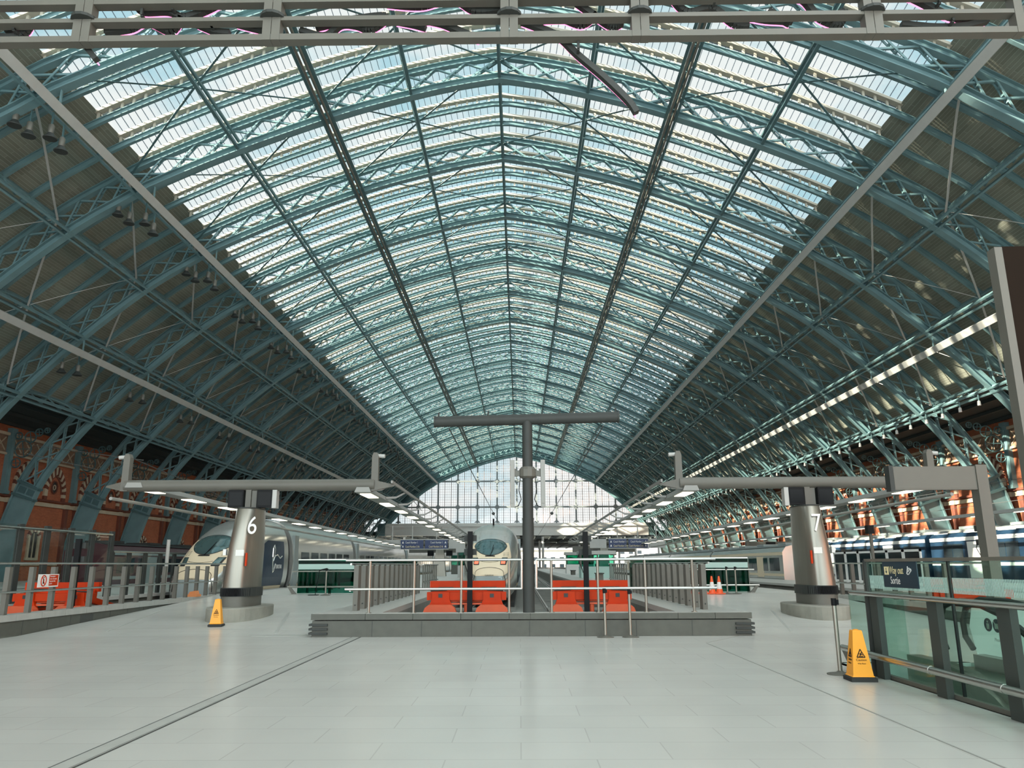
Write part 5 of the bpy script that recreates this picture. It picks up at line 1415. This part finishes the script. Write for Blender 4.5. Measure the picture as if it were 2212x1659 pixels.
bench('bench near the edge of the right centre platform', 5.4, 54); bench('second bench farther along the right centre platform', 5.5, 82)
t = thing('trolley', 'small luggage trolley with boxes by the centre train', 'trolley', (-3.6, 60, HF))
mb = MB(); mb.box(-.4, .4, -.6, .6, .2, .28); mb.tube([(-.4, .6, .28), (-.4, .6, 1.05), (.4, .6, 1.05), (.4, .6, .28)], .03, 6); mb.build('frame', 'grey_dark', t)
mb = MB(); mb.box(-.33, .33, -.5, .45, .28, .75); mb.build('box', 'cardboard', t)
for sx in (-.35, .35):
    for sy in (-.45, .45): mb = MB(); mb.tube([(sx-.03, sy, .1), (sx+.03, sy, .1)], .1, 10); mb.build('wheel', 'rubber', t)
# pale buildings and trees outside the far end
for i, (x, w, h, m, lab) in enumerate(((-22, 26, 9, 'hall_far', 'pale building far outside beyond the left platforms'), (12, 30, 8, 'hall_far', 'pale building far outside beyond the centre platforms'), (46, 24, 12, 'hall_far', 'pale building far outside beyond the right platforms'))):
    t = thing('far_building', lab, 'building', (x, 345+i*12, -.6), 'buildings outside the far end')
    mb = MB(); mb.box(-w/2, w/2, 0, 12, 0, h); mb.build('wall', m, t)
    mb = MB(); mb.box(-w/2-.4, w/2+.4, -.4, 12.4, h, h+.5); mb.build('roof', 'grey_paint', t)
    for a in range(int(w/4)):
        for b in range(int(h/3)): mb = MB(); mb.box(-w/2+1+a*4, -w/2+3+a*4, -.05, .0, .8+b*3, 2.4+b*3); mb.build('window', 'train_glass_dark', t)

# ---------------------------------------------------------------- sun, sky, camera
w = bpy.data.worlds.new('World'); S.world = w; w.use_nodes = True
nt = w.node_tree; bg = nt.nodes['Background']
tc = nt.nodes.new('ShaderNodeTexCoord')
mp = nt.nodes.new('ShaderNodeMapping'); mp.inputs['Scale'].default_value = (1, 1, 1.9); mp.inputs['Location'].default_value = (.35, .1, 0)
nt.links.new(tc.outputs['Generated'], mp.inputs['Vector'])
n = nt.nodes.new('ShaderNodeTexNoise'); n.inputs['Scale'].default_value = 3.4; n.inputs['Detail'].default_value = 7; n.inputs['Roughness'].default_value = .55
nt.links.new(mp.outputs['Vector'], n.inputs['Vector'])
cr = nt.nodes.new('ShaderNodeValToRGB'); cr.color_ramp.elements[0].position = .40; cr.color_ramp.elements[1].position = .53
cr.color_ramp.elements[0].color = SKY_BLUE; cr.color_ramp.elements[1].color = SKY_CLOUD
nt.links.new(n.outputs['Fac'], cr.inputs['Fac']); 
sp = nt.nodes.new('ShaderNodeSeparateXYZ'); nt.links.new(tc.outputs['Generated'], sp.inputs[0])
mr = nt.nodes.new('ShaderNodeMapRange'); mr.interpolation_type = 'SMOOTHSTEP'; mr.inputs['From Min'].default_value = .52; mr.inputs['From Max'].default_value = -.05; mr.inputs['To Min'].default_value = 1; mr.inputs['To Max'].default_value = SKY_SOUTH
nt.links.new(sp.outputs['Y'], mr.inputs['Value'])
vm = nt.nodes.new('ShaderNodeMath'); vm.operation = 'MULTIPLY'; vm.inputs[1].default_value = SKY_STR
nt.links.new(mr.outputs['Result'], vm.inputs[0]); nt.links.new(vm.outputs[0], bg.inputs['Strength']); nt.links.new(cr.outputs['Color'], bg.inputs['Color'])
sd = bpy.data.lights.new('sun', 'SUN'); sd.energy = SUN_E; sd.color = (1, .86, .68); sd.angle = math.radians(.6)
so = bpy.data.objects.new('sun', sd); COL.objects.link(so)
so.rotation_euler = Vector((.85, .30, -.41)).to_track_quat('-Z', 'Y').to_euler()
cd = bpy.data.cameras.new('camera'); co = bpy.data.objects.new('camera', cd); COL.objects.link(co); S.camera = co
cd.sensor_fit = 'HORIZONTAL'; cd.sensor_width = 36; cd.lens = 36*1661/2212; cd.clip_end = 1000; cd.clip_start = .05
_f = 1661.0; _v = Vector((1123-1106, -(1220-829.5), _f)).normalized(); _ro = math.radians(.25)
_r = Vector((math.cos(_ro), math.sin(_ro), 0)); _r = (_r-_v*_r.dot(_v)).normalized(); _u = _v.cross(_r); _u = _u if _u.y > 0 else -_u
# rows: world X, Y, Z expressed in camera right/up/forward
R = Matrix(((_r.x, _r.y, -_r.z), (_v.x, _v.y, -_v.z), (_u.x, _u.y, -_u.z)))
co.matrix_world = Matrix.Translation((0, 0, EYE)) @ R.to_4x4()
vs = S.view_settings; vs.view_transform = 'Standard'; vs.look = 'None'; vs.exposure = EXPO; vs.gamma = 1; vs.use_curve_mapping = False
S.cycles.transparent_max_bounces = 24; S.cycles.max_bounces = 8; S.cycles.diffuse_bounces = 4; S.cycles.caustics_reflective = False; S.cycles.caustics_refractive = False
